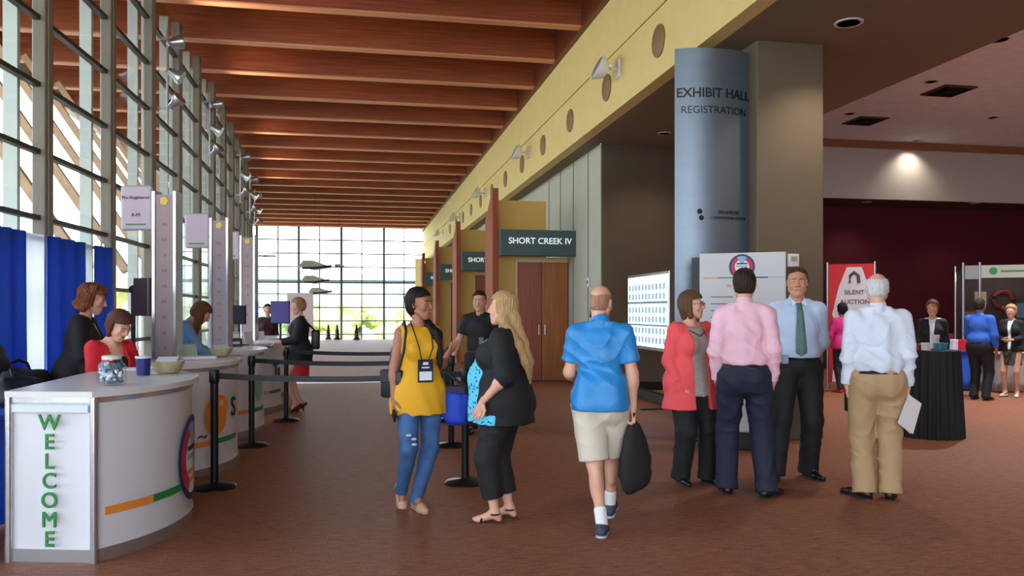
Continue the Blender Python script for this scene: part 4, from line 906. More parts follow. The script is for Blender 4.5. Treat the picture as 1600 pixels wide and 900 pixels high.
    def headf(s, smile=0., age=0.):
        f = Fld(); R = s.Rh; c = s.hc; H = lambda x, y, z: c+R @ Vn(x, y, z)
        fm = s.fem; f.ell(H(0, -.014, .03), (.074, .095, .088), .02, R=R); f.ell(H(0, .026, -.03), (.058 if fm else .061, .064, .082), .03, R=R)
        f.cone(H(0, .062, -.098), H(0, .058, -.092), .024 if fm else .028, .026, .03)
        for q in (-1, 1):
            f.cone(H(q*.052, .0, -.055), H(q*.02, .055, -.1), .018 if fm else .022, .018, .03); f.ell(H(q*.04, .058, -.028), (.024, .022, .024), .02, R=R)
            f.ell(H(q*.032, .1, .004), (.019, .016, .0115), .012, '-', R=R)
            f.cone(H(q*.012, .088, .022), H(q*.046, .074, .024), .008, .007, .012)
            f.cone(H(q*.016, .088, -.0355), H(q*.013, .093, -.036), .0095, .008, .008)
            f.ell(H(q*.078, -.008, -.004), (.010, .018, .031), .006, R=R @ rot3('Z', q*-22)); f.ell(H(q*.086, .0, .0), (.006, .010, .018), .005, '-', R=R @ rot3('Z', q*-22))
            f.cone(H(q*.018, .078, .003), H(q*.044, .074, .003), .0148, .0135, .004)
        f.cone(H(0, .09, .018), H(0, .108, -.022), .0085, .0115, .012); f.ell(H(0, .109, -.028), (.0125, .0135, .0105), .008, R=R)
        f.cone(H(-.019, .083, -.058), H(.019, .083, -.058), .0085, .0085, .01); f.cone(H(-.015, .082, -.068), H(.015, .082, -.068), .009, .009, .01)
        f.ell(H(0, .105, -.0625), (.03, .009, .0022), .004, '-', R=R)
        return f
    # ---- clothes
    def top(s, name, m, t=.014, sleeve=.3, hem=.86, neck=1.47, loose=.006, flare=0., seed=1, fold=.005, open_=0., vneck=0., arms=(1, -1), tuck=0., collar=None, k=.04, extra=None, cut=None, sh=0., vert=0., puff=0., hemcut=None):
        f = Fld(); s.torso(f, t, k)
        if hem < .86:
            f.cone(s.T((0, -.005, 1.0)) if False else s.hp+Vn(0, -.005, .06), s.hp+Vn(0, -.005, hem-.92), .14*s.g*s.hw+t, (.15+flare)*s.g*s.hw+t, .04, flat=(0, 1, 0), ff=1.25)
        elif flare: f.cone(s.T((0, 0, 1.2)), s.hp+Vn(0, .0, hem-.92), .12*s.g+t, (.14+flare)*s.g+t, .05, flat=(0, 1, 0), ff=1.2)
        if puff: f.ell(s.T((0, .0, 1.05)), (.15*s.g+puff, .11*s.g+puff+s.belly, .1), .06, R=s.Rt)
        if extra: extra(f)
        if hem < .93:
            for q in (-1, 1): f.ell(s.hp+Vn(q*.07*s.g, -.035*s.g, .0), (.09*s.g+t+.01, .094*s.g+t+.01, .2), .05)
            f.ell(s.hp+Vn(0, -.005, .0), (.17*s.g*s.hw+t+.012, .12*s.g+t+.012, .16), .04)
        f.cut((lambda x, y, z: hemcut(x, y, z)) if hemcut else (lambda x, y, z: hem-z))
        for sd in arms:
            if sleeve: s.arm(f, sd, t*.8, min(sleeve, .5), .03, loose)
        f.disp(folds(seed, fold, vert))
        iR, hp, Rt = s.Rt, s.hp, s.Rt
        nz = s.neck; zu = Rt @ Vn(0, 0, 1); yu = Rt @ Vn(0, 1, 0); xu = Rt @ Vn(1, 0, 0)
        dn = (neck-1.46)
        f.cut(lambda x, y, z: np.where(np.sqrt(((x-nz[0]))**2+(y-nz[1])**2) < .16, ((x-nz[0])*zu[0]+(y-nz[1])*zu[1]+(z-nz[2])*zu[2])-dn+.25*np.maximum(0, (x-nz[0])*yu[0]+(y-nz[1])*yu[1]+(z-nz[2])*yu[2]+.0)*(1+vneck*0), -1.))
        if sleeve and sleeve < .5:
            for sd in arms:
                a, b = (s.sh[sd], s.el[sd]) if sleeve <= .5 else (s.el[sd], s.wr[sd]); u = nrm(b-a); e = a+(b-a)*((sleeve*2) if sleeve <= .5 else (sleeve-.5)*2)
                f.cut(lambda x, y, z, u=u, e=e, sd=sd: np.where((x-e[0])**2+(y-e[1])**2+(z-e[2])**2 < .095**2, (x-e[0])*u[0]+(y-e[1])*u[1]+(z-e[2])*u[2], -1.))
        if vneck:
            f.cut(lambda x, y, z: np.where(((x-nz[0])*yu[0]+(y-nz[1])*yu[1]+(z-nz[2])*yu[2]) > .02, -(np.abs((x-nz[0])*xu[0]+(y-nz[1])*xu[1])-.55*((z-nz[2])+vneck)), -1.))
        if open_:
            f.cut(lambda x, y, z: np.where(((x-nz[0])*yu[0]+(y-nz[1])*yu[1]+(z-nz[2])*yu[2]) > .0, open_-np.abs((x-nz[0])*xu[0]+(y-nz[1])*xu[1]+(z-nz[2])*xu[2])+.10*np.clip(nz[2]-z-.1, -.2, .1)*-1, -1.))
        if cut: f.cut(cut)
        if collar:
            c0 = s.T((0, -.012, 1.475)); f.cone(c0, c0+s.Rt @ Vn(0, .006, .024), .068, .062, .006); f.cone(c0+s.Rt @ Vn(0, .015, .01), c0+s.Rt @ Vn(0, .03, .22), .052, .05, .004, '-')
        parts = [f.mesh(s.h(.0085))]
        if sleeve > .5:
            for sd in arms:
                a = Fld(); S_, E, W_ = s.sh[sd], s.el[sd], s.wr[sd]; g = .5+.5*s.g; q = .9 if s.fem else 1.; tt = t*.8; u = (sleeve-.5)*2; e = E+(W_-E)*u; dr = nrm(W_-E)
                a.cone(S_+(E-S_)*.5, E, .044*q*g+tt+loose*.6, .040*q*g+tt+loose*.7, .02); a.cone(E, e, .040*q*g+tt+loose*.7, (.040-.013*u)*q+tt+loose*.4, .03)
                a.disp(folds(seed+3, fold*.9, 0)); a.cut(lambda x, y, z: (x-e[0])*dr[0]+(y-e[1])*dr[1]+(z-e[2])*dr[2] if u > .7 else np.where((x-e[0])**2+(y-e[1])**2+(z-e[2])**2 < .12**2, (x-e[0])*dr[0]+(y-e[1])*dr[1]+(z-e[2])*dr[2], -1.))
                parts.append(a.mesh(s.h(.0075)))
        return mk(name, parts, m, s.e, s.k)
    def pants(s, m, t=.012, upto=1., r=None, top=1.0, seed=3, fold=.006, name='trousers', hem=None):
        f = Fld(); g = s.g; w = s.hw
        f.ell(s.hp+Vn(0, -.005, .02), ((.166 if s.fem else .158)*g*w+t, .12*g+t, .13+t), .04)
        if top > 1.0: f.ell(s.T((0, .005+s.belly*.6, 1.06)), (.14*g+t+s.belly*.5, .1*g+t+s.belly, .12), .05)
        for q in (-1, 1): f.ell(s.hp+Vn(q*.07*g, -.035*g, -.02), (.084*g+t, .09*g+t, .13+t), .06)
        for sd in (1, -1): s.leg(f, sd, t, upto, .025, r or (.092*g, .068, .055))
        f.disp(folds(seed, fold)); f.cut(lambda x, y, z: z-top)
        for sd in (1, -1):
            A, K = s.an[sd], s.kn[sd]
            if upto >= .99: f.cone(A-nrm(A-K)*.0, A+nrm(A-K)*.045, (r or (0, 0, .055))[2]+t, (r or (0, 0, .055))[2]+t+.004, .01)
            e = (A+nrm(A-K)*.045) if upto >= .99 else (s.hip[sd]+(K-s.hip[sd])*upto*2 if upto <= .5 else K+(A-K)*(upto-.5)*2); u = nrm(A-K) if upto > .5 else nrm(K-s.hip[sd])
            f.cut(lambda x, y, z, u=u, e=e: np.where((x-e[0])**2+(y-e[1])**2+(z-e[2])**2 < .13**2, (x-e[0])*u[0]+(y-e[1])*u[1]+(z-e[2])*u[2], -1.))
        return mk(name, [f.mesh(s.h(.0085))], m, s.e, s.k)
    def skirt(s, m, hem=.5, flare=.03, seed=4, fold=.005):
        f = Fld(); g = s.g; f.ell(s.hp, (.17*g*s.hw, .13*g, .13), .04)
        f.cone(s.hp, s.hp+Vn(0, 0, hem-.92), .16*g*s.hw, (.15+flare)*g*s.hw, .03, flat=(0, 1, 0), ff=1.25); f.disp(folds(seed, fold, .6)); f.cut(lambda x, y, z: np.maximum(z-1.02, hem-z))
        return mk('skirt', [f.mesh(s.h(.009))], m, s.e, s.k)
    def belt(s, m, z=.985, t=.024, h_=.018, c=None, col=None):
        f = Fld(); s.torso(f, t); f.cut(lambda x, y, z_: np.abs(z_-z)-h_); o = mk('belt', [f.mesh(s.h(.007))], m, s.e, s.k); return o
    def shoes(s, m, kind='shoe', sole=None, t=.0, heel=0.):
        for sd in (1, -1):
            f = Fld(); T_, P_ = s.ft[sd]; fd = Vn(math.sin(T_), math.cos(T_), 0); A = s.an[sd]; dn = nrm(fd*math.cos(P_)-Vn(0, 0, 1)*math.sin(P_)); up = nrm(Vn(0, 0, 1)*math.cos(P_)+fd*math.sin(P_)); sx_ = Vn(fd[1], -fd[0], 0)
            H_ = A-up*.048-dn*.035; B_ = A-up*.06+dn*.115; Tp = B_+dn*.075
            f.cone(H_, A-up*(.03 if kind != 'shoe' else .012), .036+t, .036+t, .02); f.cone(A-up*.035, B_, .04+t, .036+t, .03); f.cone(B_, Tp, .037+t, .026+t, .03, flat=up, ff=1.2)
            f.cut(lambda x, y, z: (x-A[0])*-up[0]+(y-A[1])*-up[1]+(z-A[2])*-up[2]-.083)
            if kind == 'flat': f.cut(lambda x, y, z: np.where((x-A[0])*dn[0]+(y-A[1])*dn[1]+(z-A[2])*dn[2] < .1, (x-A[0])*up[0]+(y-A[1])*up[1]+(z-A[2])*up[2]+.05, -1))
            else: f.cut(lambda x, y, z: (x-A[0])*up[0]+(y-A[1])*up[1]+(z-A[2])*up[2]-.015)
            o = mk('shoe', [f.mesh(max(.005, s.h(.0055)))], m, s.e, s.k)
            g = Fld(); g.chain([H_-up*.034, A-up*.08+dn*.05, B_-up*.02, Tp-up*.02], [.037+t, .034+t, .04+t, .028+t], .02, flat=up, ff=2.6)
            if heel: g.chain([H_-up*.03, H_-up*.03-Vn(0, 0, heel)], [.022, .008], .008)
            g.cut(lambda x, y, z: (x-A[0])*-up[0]+(y-A[1])*-up[1]+(z-A[2])*-up[2]-.095-heel)
            mk('sole', [g.mesh(max(.005, s.h(.0055)))], sole or mat('sole_dark', (30, 26, 26), .6), o, s.k)
    def socks(s, m, h_=.1):
        for sd in (1, -1):
            A, K = s.an[sd], s.kn[sd]; u = nrm(K-A); f = Fld().cone(A-u*.02, A+u*h_, .042, .044, .01); mk('sock', [f.mesh(.006)], m, s.e, s.k)
    def hair(s, m, kind='short', seed=5, vol=.012, line=.045, ear=0., extra=None, name='hair', amp=.003, back=-.07):
        f = Fld(); R = s.Rh; c = s.hc; H = lambda x, y, z: c+R @ Vn(x, y, z)
        f.ell(H(0, -.016, .034), (.076+vol, .097+vol, .09+vol), .02, R=R); f.ell(H(0, -.04, -.02), (.07+vol*.8, .07+vol*.6, .075), .02, R=R)
        if extra: extra(f, H)
        r = np.random.RandomState(seed); ph = r.uniform(0, 6, 6)
        loc = s.loc
        def ds(x, y, z): a, b, d = loc(x, y, z); th = np.arctan2(a, b); return amp*(np.sin(th*34+ph[0]+2*np.sin(d*18+ph[1]))+.6*np.sin(th*71+ph[2]+1.5*np.sin(d*31))+.5*np.sin(d*60+ph[3]+th*8))
        f.disp(ds)
        def face(x, y, z):
            a, b, d = loc(x, y, z)
            # remove the face: in front of the ears below the hairline
            fr = (b-(.012+ear))*1.0; ln = (line+.035-.28*np.abs(a))-d
            low = back-d+.6*np.clip(b+.06, 0, .1)
            c1 = np.minimum(fr, ln)
            return np.maximum(c1, low if kind == 'short' else -1.)
        f.cut(face)
        return mk(name, [f.mesh(max(.0048, s.h(.005)))], m, s.e, s.k)
    def long(s, m, pts, rs, flat=None, ff=1., name='hair_length', seed=2, amp=.004, k=.03, fr=60):
        f = Fld()
        for ch, r_ in zip(pts, rs): f.chain([Vn(*p) for p in ch], r_, k, flat=flat, ff=ff)
        ph = np.random.RandomState(seed).uniform(0, 6, 4); f.disp(lambda x, y, z: amp*(np.sin(x*fr*1.6+y*fr+2*np.sin(z*9+ph[0])+ph[1])+.5*np.sin(x*fr*2.7-y*fr*1.9+ph[2]+1.5*np.sin(z*15))))
        return mk(name, [f.mesh(max(.006, s.h(.006)))], m, s.e, s.k)
    def brows(s, c=(60, 44, 34)):
        for q in (-1, 1):
            p = [(s.hc+s.Rh @ Vn(q*x, y, z))*s.k for x, y, z in ((.014, .0975, .022), (.03, .095, .0285), (.047, .083, .023))]
            MB().tube(p, [.003*s.k, .0036*s.k, .002*s.k], 6).build('eyebrow', mat('brow_%d' % c[0], c, .8), s.e, smooth=2)
    def glasses(s, m, top=False):
        b = MB(); H = lambda x, y, z: (s.hc+s.Rh @ Vn(x, y, z))*s.k
        for q in (-1, 1):
            b.tube([H(q*.032+.022*math.cos(a), .108 if not top else .07, .004+.015*math.sin(a)+(.08 if top else 0)) for a in [i*6.2832/14 for i in range(15)]], .0022*s.k, 6)
            b.tube([H(q*.054, .104 if not top else .066, .008+(.08 if top else 0)), H(q*.08, .05, .01+(.06 if top else 0)), H(q*.088, -.01, .01+(.05 if top else 0))], .0022*s.k, 6)
        b.tube([H(-.01, .11 if not top else .07, .006+(.08 if top else 0)), H(.01, .11 if not top else .07, .006+(.08 if top else 0))], .002*s.k, 6); return b.build('glasses', m, s.e)
    def surf(s, x, z, t=.03):            # front surface point of the dressed torso
        f = Fld(); s.torso(f, t)
        y = .32
        for _ in range(90):
            p = Vn(x, y, z); d = .5
            for o in f.ops:
                tt, a, b, ra, rb, k, op, fl, ff = o
                if tt == 'c': dd_ = b-a; u = min(1, max(0, (p-a)@dd_/(dd_@dd_))); e = np.linalg.norm(p-a-u*dd_)-(ra+(rb-ra)*u)
                else:
                    q = p-a; q = (np.array(ra).T @ q) if ra is not None else q; k0 = np.linalg.norm(q/b); k1 = np.linalg.norm(q/b**2); e = k0*(k0-1)/max(k1, 1e-6)
                d = float(smin(np.float64(d), np.float64(e), k))
            if d < .001: break
            y -= max(.002, min(d*.7, .02))
        return Vn(x, y, z)
    def ribbon(s, pts, wid, th, m, name):
        """flat band following pts on the body front"""
        b = MB(); rows = []
        for p, w_ in zip(pts, wid): rows.append([b.bm.verts.new(((p+Vn(sx_*w_/2, yy, 0))*s.k).tolist()) for sx_, yy in ((-1, 0), (-.3, th), (.3, th), (1, 0), (.3, -th*.5), (-.3, -th*.5))])
        for a, c in zip(rows, rows[1:]):
            for i in range(6): b.bm.faces.new((a[i], a[(i+1) % 6], c[(i+1) % 6], c[i]))
        b.bm.faces.new(rows[0][::-1]); b.bm.faces.new(rows[-1]); bmesh.ops.recalc_face_normals(b.bm, faces=b.bm.faces[:]); return b.build(name, m, s.e)
def carried(name, label, cat, at, rz=0., group=None): return empty(name, at, rz, label, cat, group)
BROWN = ('brown', (164, 108, 82)); FAIR = ('fair', (212, 158, 132)); TAN = ('tan', (196, 138, 110)); SHADE = ('warm', (200, 148, 124))
m_navy = mat('trouser_navy', (24, 30, 52), .75, bump=.15, bscale=200); m_blk = mat('trouser_black', (17, 17, 21), .75, bump=.15, bscale=200)
m_jkt = mat('jacket_black', (15, 15, 20), .8, bump=.15, bscale=150); m_leather = mat('leather_dark', (34, 24, 20), .35); m_bleather = mat('leather_black', (14, 14, 15), .35)
# ---- 1 woman in the yellow top
w1 = Man('woman in a long yellow sleeveless top and blue jeans, laughing, badge on a lanyard', 655, 793, face=163, H=1.67, fem=True, skin=BROWN, girth=1.12, head=(-42, 2, 4), D=6.1,
         armR=((.16, -.02, -1), (.08, .2, -1)), armL=((.14, -.1, -1), (-.08, .85, .42)), handR=((.1, .35, -1), (-1, .1, 0)), handL=((.35, .6, .7), (-.1, -.5, .8)), curl=(.9, .25),
         footR=(.13, -.04, .075, 0, 62, .1), footL=(-.03, .03, 0, 4, 0, .75), hw=1.05)
w1.body(smile=1)
w1.hair(hairmat('black', (26, 18, 18)), 'long', vol=.014, line=.04, ear=-.01, extra=lambda f, H: f.cone(H(0, -.05, -.02), H(-.03, -.06, -.09), .06, .04, .03))
w1.long(hairmat('black', 0), [[w1.hc+w1.Rh @ Vn(-.0, -.06, -.02), w1.hc+w1.Rh @ Vn(-.055, -.02, -.12), w1.T((-.115, .085, 1.38)), w1.T((-.125, .13, 1.24)), w1.T((-.135, .14, 1.12))]], [[.05, .042, .04, .03, .014]], name='ponytail')
w1.brows((26, 18, 18))
w1.top('top', mat('top_yellow', (222, 164, 24), .75, bump=.1, bscale=80), t=.012, sleeve=0, hem=.75, neck=1.455, flare=.035, seed=2, fold=.006, vert=.6, extra=lambda f: f.ell(w1.hp+Vn(.02, 0, -.1), (.225, .16, .13), .05))
w1.pants(mat('jeans_blue', (56, 92, 138), .8, var=.25, scale=10, bump=.25, bscale=220), t=.006, r=(.096, .064, .044), top=.86, seed=9, fold=.003, name='jeans')
w1.shoes(mat('shoe_beige', (196, 152, 120), .6), 'flat', mat('sole_beige', (170, 140, 118), .6))
b = MB()
for q, z in ((-1, .57), (1, .6), (-1, .53)):
    pk = w1.kn[1]*w1.k; b.sph((pk[0]+q*.02, pk[1]+.062, pk[2]+z-.5), (.022, .008, .01), 6)
b.build('ripped_patch', mat('denim_white', (190, 200, 210), .8), w1.e, smooth=2)
bd = w1.surf(-.0, 1.10, .03); nr = w1.surf(.075, 1.43, .02); nl = w1.surf(-.075, 1.43, .02)
for q, a in ((1, nr), (-1, nl)):
    mid = w1.surf(q*.055, 1.28, .03); tops = w1.neck+Vn(q*.065, -.02, .03); pts = [tops*w1.k, (a+Vn(0, .012, .0))*w1.k, (mid+Vn(0, .012, 0))*w1.k, (bd+Vn(q*.03, .014, .09))*w1.k]
    MB().tube([p.tolist() for p in pts], .005).build('lanyard', M_black, w1.e)
B0 = (bd+Vn(0, .02, 0))*w1.k
bad = MB().rbox(-.06, .06, -.004, .004, -.085, .085, .003, 1, M=Matrix.Translation(B0.tolist())).build('name_badge', mat('badge_black', (22, 26, 40), .4), w1.e)
MB().box(-.048, .048, .004, .006, -.07, -.005, M=Matrix.Translation(B0.tolist())).build('badge_card', mat('card_white', (225, 230, 238), .4), bad)
MB().box(-.03, .03, .004, .006, .02, .03, M=Matrix.Translation(B0.tolist())).box(-.02, .02, .004, .006, .045, .065, M=Matrix.Translation(B0.tolist())).build('badge_print', mat('card_white', 0), bad)
def strap(parent, pts, r=.006, m=None, name='strap'): return MB().tube([tuple(p) for p in pts], r).build(name, m or M_black, parent)
# black clutch on her right hip, blue tote from her left arm
c = w1.W(w1.T((.2, -.035, 1.0))); t = carried('shoulder_bag', 'black leather shoulder bag under the right arm of the woman in yellow', 'bag', c, w1.e.rotation_euler.z+.5)
MB().rbox(-.035, .035, -.12, .1, -.12, .1, .025, 3).build('bag_body', mat('bag_charcoal', (34, 36, 38), .4, bump=.2), t, smooth=True); MB().rbox(.03, .04, -.11, .09, .0, .09, .004, 1).build('flap', mat('bag_charcoal', 0), t)
iv = (Matrix.Translation(c) @ Matrix.Rotation(t.rotation_euler.z, 4, 'Z')).inverted()
strap(t, [iv @ w1.W(w1.T(v)) for v in ((.2, .1, 1.1), (.165, .13, 1.25), (.135, .09, 1.41), (.12, -.01, 1.482), (.14, -.09, 1.4), (.19, -.12, 1.25), (.22, -.1, 1.08))], .011)
hb = P(712, 636, 6.15); t = carried('tote_bag', 'bright blue fabric tote bag hanging from the arm of the woman in yellow', 'bag', hb, -.3)
b = MB(); lump(b, (0, 0, 0), (.1, .065, .15), 31, .18); b.build('bag_body', mat('tote_blue', (26, 66, 190), .65, bump=.3, bscale=20), t, smooth=2)
MB().rbox(-.09, .09, -.045, .045, .1, .17, .012, 2).build('bag_rim', mat('tote_dark', (20, 26, 52), .6), t)
el = w1.W(w1.el[-1]); iv = (Matrix.Translation(hb) @ Matrix.Rotation(-.3, 4, 'Z')).inverted()
for q in (-.06, .07): strap(t, [(q, -.04, .15), iv @ (el+Vector((0, -.05, 0))), iv @ (el+Vector((0, 0, .055))), iv @ (el+Vector((0, .05, 0))), (q, .04, .15)], .008)
c = w1.W(w1.wr[1]+w1.hd[1]*.1); t = carried('phone', 'phone held low in the right hand of the woman in yellow', 'phone', c, w1.e.rotation_euler.z)
MB().rbox(-.006, .006, -.07, .07, -.038, .038, .004, 2, M=Matrix.Rotation(-.6, 4, 'X')).build('phone_body', M_black, t); MB().box(-.0075, -.006, -.06, .06, -.033, .033, M=Matrix.Rotation(-.6, 4, 'X')).build('screen', mat('screen_14', (14, 18, 30), .2), t)
# ---- 2 blonde woman in black
w2 = Man('woman with long blonde hair in a black jacket over a turquoise blouse, cropped black trousers', 788, 815, D=5.68, face=283, H=1.63, fem=True, girth=1.32, head=(8, -2, 0), bust=1.25,
         armL=((.3, -.2, -1), (.12, .75, -.85)), armR=((.12, .1, -1), (.0, .3, -1)), handL=((-.25, .5, -1), (1, .1, 0)), footR=(.1, -.02, 0, 8), footL=(.06, .06, 0, 4), hw=1.05)
w2.body()
w2.hair(hairmat('blonde', (176, 142, 98)), 'long', vol=.016, line=.05, ear=.012)
w2.long(hairmat('blonde', 0), [[w2.hc+w2.Rh @ Vn(0, -.06, .02), w2.hc+w2.Rh @ Vn(0, -.09, -.08), w2.T((0, -.14, 1.36)), w2.T((0, -.19, 1.22)), w2.T((.0, -.2, 1.06))]]+[[w2.hc+w2.Rh @ Vn(q*.055, -.03, .02), w2.hc+w2.Rh @ Vn(q*.07, -.035, -.09), w2.T((q*.085, -.12, 1.36)), w2.T((q*.075, -.18, 1.22)), w2.T((q*.04, -.2, 1.1))] for q in (-1, 1)], [[.06, .055, .045, .035, .012]]+[[.035, .038, .036, .028, .012]]*2, amp=.0022, fr=110)
w2.brows((130, 100, 60))
def dots():
    m = mat('blouse_turquoise', (70, 176, 210), .7); nt = m.node_tree; b = nt.nodes['Principled BSDF']; t = N(nt, 'ShaderNodeTexCoord'); v = N(nt, 'ShaderNodeTexVoronoi'); v.inputs['Scale'].default_value = 42; r = N(nt, 'ShaderNodeValToRGB'); e = r.color_ramp.elements
    e[0].position = .28; e[0].color = (*lin((22, 60, 84)), 1); e[1].position = .36; e[1].color = (*lin((84, 190, 222)), 1); nt.links.new(t.outputs['Object'], v.inputs['Vector']); nt.links.new(v.outputs['Distance'], r.inputs[0]); nt.links.new(r.outputs[0], b.inputs['Base Color']); return m
w2.top('blouse', dots(), t=.014, sleeve=0, hem=.77, neck=1.43, flare=.06, seed=4, fold=.006, vert=.6, puff=.03, cut=lambda x, y, z: -y+.0, extra=lambda f: f.chain([w2.T((0, .1, 1.3)), w2.T((0, .17, 1.1)), w2.hp+Vn(0, .17, -.16)], [.09, .105, .12], .05))
w2.top('jacket', m_jkt, t=.034, sleeve=.58, hem=.76, neck=1.475, flare=.035, seed=6, fold=.006, loose=.012, open_=.1, puff=.04)
w2.pants(m_blk, t=.012, upto=.86, r=(.125, .085, .068), top=.9, seed=5)
for sd in (1, -1):
    A = w2.an[sd]; T_ = w2.ft[sd][0]; fd = Vn(math.sin(T_), math.cos(T_), 0); sx_ = Vn(fd[1], -fd[0], 0)
    f = Fld(); f.chain([A-Vn(0, 0, .083)-fd*.04, A-Vn(0, 0, .083)+fd*.05, A-Vn(0, 0, .083)+fd*.12, A-Vn(0, 0, .083)+fd*.17], [.042, .038, .05, .038], .02, flat=Vn(0, 0, 1), ff=4.2)
    so = mk('sandal_sole', [f.mesh(.005)], mat('sandal_sole', (84, 48, 38), .6), w2.e, w2.k)
    MB().tube([(A+fd*(.0+.038*math.cos(a))+sx_*.038*math.sin(a)+Vn(0, 0, -.012))*w2.k for a in [i*6.2832/16 for i in range(17)]], .009).tube([(A+fd*.1-sx_*.046-Vn(0, 0, .07))*w2.k, (A+fd*.095-Vn(0, 0, .026))*w2.k, (A+fd*.1+sx_*.046-Vn(0, 0, .07))*w2.k], .009).build('sandal_strap', mat('sandal_strap', (44, 24, 24), .5), so)
# ---- 3 bald man in the blue polo
m3 = Man('bald man seen from behind in a bright blue polo shirt and pale shorts, walking away', 938, 830, D=5.45, face=4, H=1.68, girth=1.04, head=(18, 8, 3), lean=2, hw=.95,
         armR=((.2, -.02, -1), (.02, .05, -1)), armL=((.2, .1, -1), (-.1, .9, -.3)), handR=((.1, .05, -1), (-1, .05, 0)), curl=(1.1, .5), footL=(-.02, -.14, .0, 0, 4), footR=(.05, .3, .03, 4, -10))
m3.body()
f = Fld(); H = lambda *v: m3.hc+m3.Rh @ Vn(*v); f.ell(H(0, -.014, .03), (.0757, .0972, .09), .01, R=m3.Rh); f.ell(H(0, -.03, -.035), (.062, .07, .05), .03, R=m3.Rh)
f.cut(lambda x, y, z: (lambda a, b, d: np.maximum(np.maximum(b-.02+.35*np.maximum(-d, 0), -.07-d), d-.034-.25*np.abs(a)))(*m3.loc(x, y, z))); f.disp(lambda x, y, z: .0008*np.sin(x*300)*np.sin(z*260+y*200))
mk('hair', [f.mesh(.0045)], hairmat('stubble', (158, 118, 98)), m3.e, m3.k)
m3.glasses(M_black, top=True)
m_polo = mat('polo_blue', (36, 130, 198), .45, bump=.08, bscale=120)
m3.top('polo_shirt', m_polo, t=.018, sleeve=.36, hem=.86, neck=1.485, loose=.022, seed=12, fold=.012, puff=.03, collar=1, k=.06)
m3.pants(mat('shorts_khaki', (206, 196, 178), .8, bump=.15, bscale=160), t=.016, upto=.47, r=(.105, .092, .06), top=.9, seed=8, name='shorts')
m3.socks(mat('sock_white', (225, 225, 225), .85), .09); m3.shoes(mat('sneaker_dark', (52, 62, 78), .6), 'shoe', mat('sneaker_sole', (170, 176, 184), .6), t=.003)
c = m3.W(m3.wr[1]+m3.hd[1]*.085); t = carried('carrier_bag', 'limp black bag carried by the man in the blue polo', 'bag', c, .2)
b = MB(); prof = [(.0, .02, .012), (-.03, .05, .02), (-.12, .085, .035), (-.26, .12, .045), (-.36, .125, .05), (-.44, .1, .04), (-.47, .075, .03)]; rows = []
for z, w_, d_ in prof:
    rows.append([b.bm.verts.new((w_*math.cos(a)*(1+.08*math.sin(5*a+z*20))+.05*max(0, -z-.1), d_*math.sin(a)*(1+.12*math.sin(4*a+z*30)), z+.025*math.cos(a)*(1 if z < -.4 else 0))) for a in [i*6.2832/28 for i in range(28)]])
for a, c2 in zip(rows, rows[1:]):
    for i in range(28): b.bm.faces.new((a[i], c2[i], c2[(i+1) % 28], a[(i+1) % 28]))
b.bm.faces.new(rows[0]); b.bm.faces.new(rows[-1][::-1]); b.build('bag_body', mat('bag_cloth_black', (15, 15, 18), .75, bump=.4, bscale=12), t, smooth=2)
MB().tube([(-.02, -.02, 0), (-.02, -.03, .05), (0, 0, .075), (.02, .03, .05), (.02, .02, 0)], .008).build('handle', M_black, t)
# ---- 4 woman in the coral cardigan
w4 = Man('woman with brown bob and glasses in a coral cardigan over a grey top, black trousers', 1080, 752, D=7.0, face=146, H=1.665, fem=True, girth=1.2, head=(-42, -2, 0),
         armR=((.14, -.1, -1), (-.12, .55, -.85)), armL=((.2, -.1, -1), (.05, .25, -1)), handR=((-.25, .5, -1), (-.8, -.5, 0)), footR=(.11, .0, 0, 12), footL=(.12, .08, 0, 16), hw=1.05)
w4.body(smile=1)
w4.hair(hairmat('brown', (92, 64, 44)), 'long', vol=.02, line=.036, ear=.008, extra=lambda f, H: (f.cone(H(-.06, -.02, 0), H(-.068, -.0, -.1), .035, .028, .02), f.cone(H(.06, -.02, 0), H(.068, -.0, -.1), .035, .028, .02), f.cone(H(0, -.07, 0), H(0, -.06, -.1), .06, .045, .02)))
w4.glasses(m_leather); w4.brows()
w4.top('grey_top', mat('top_grey', (168, 162, 156), .8, var=.1, scale=40), t=.014, sleeve=0, hem=.8, neck=1.44, flare=.03, seed=3, vert=.5, puff=.01)
w4.top('cardigan', mat('cardigan_coral', (236, 84, 88), .8, bump=.2, bscale=180), t=.032, sleeve=.94, hem=.68, neck=1.47, flare=.05, puff=.025, seed=7, loose=.01, open_=.085, fold=.006, vert=.4)
w4.pants(m_blk, t=.012, r=(.12, .085, .075), top=.9, seed=15); w4.shoes(m_bleather)
MB().tube([(w4.surf(x, 1.40-.9*(.09-abs(x))*.7, .02)+Vn(0, .008, 0))*w4.k for x in (-.085, -.05, -.02, .0, .02, .05, .085)], .006).build('necklace', mat('necklace', (120, 60, 40), .4), w4.e)
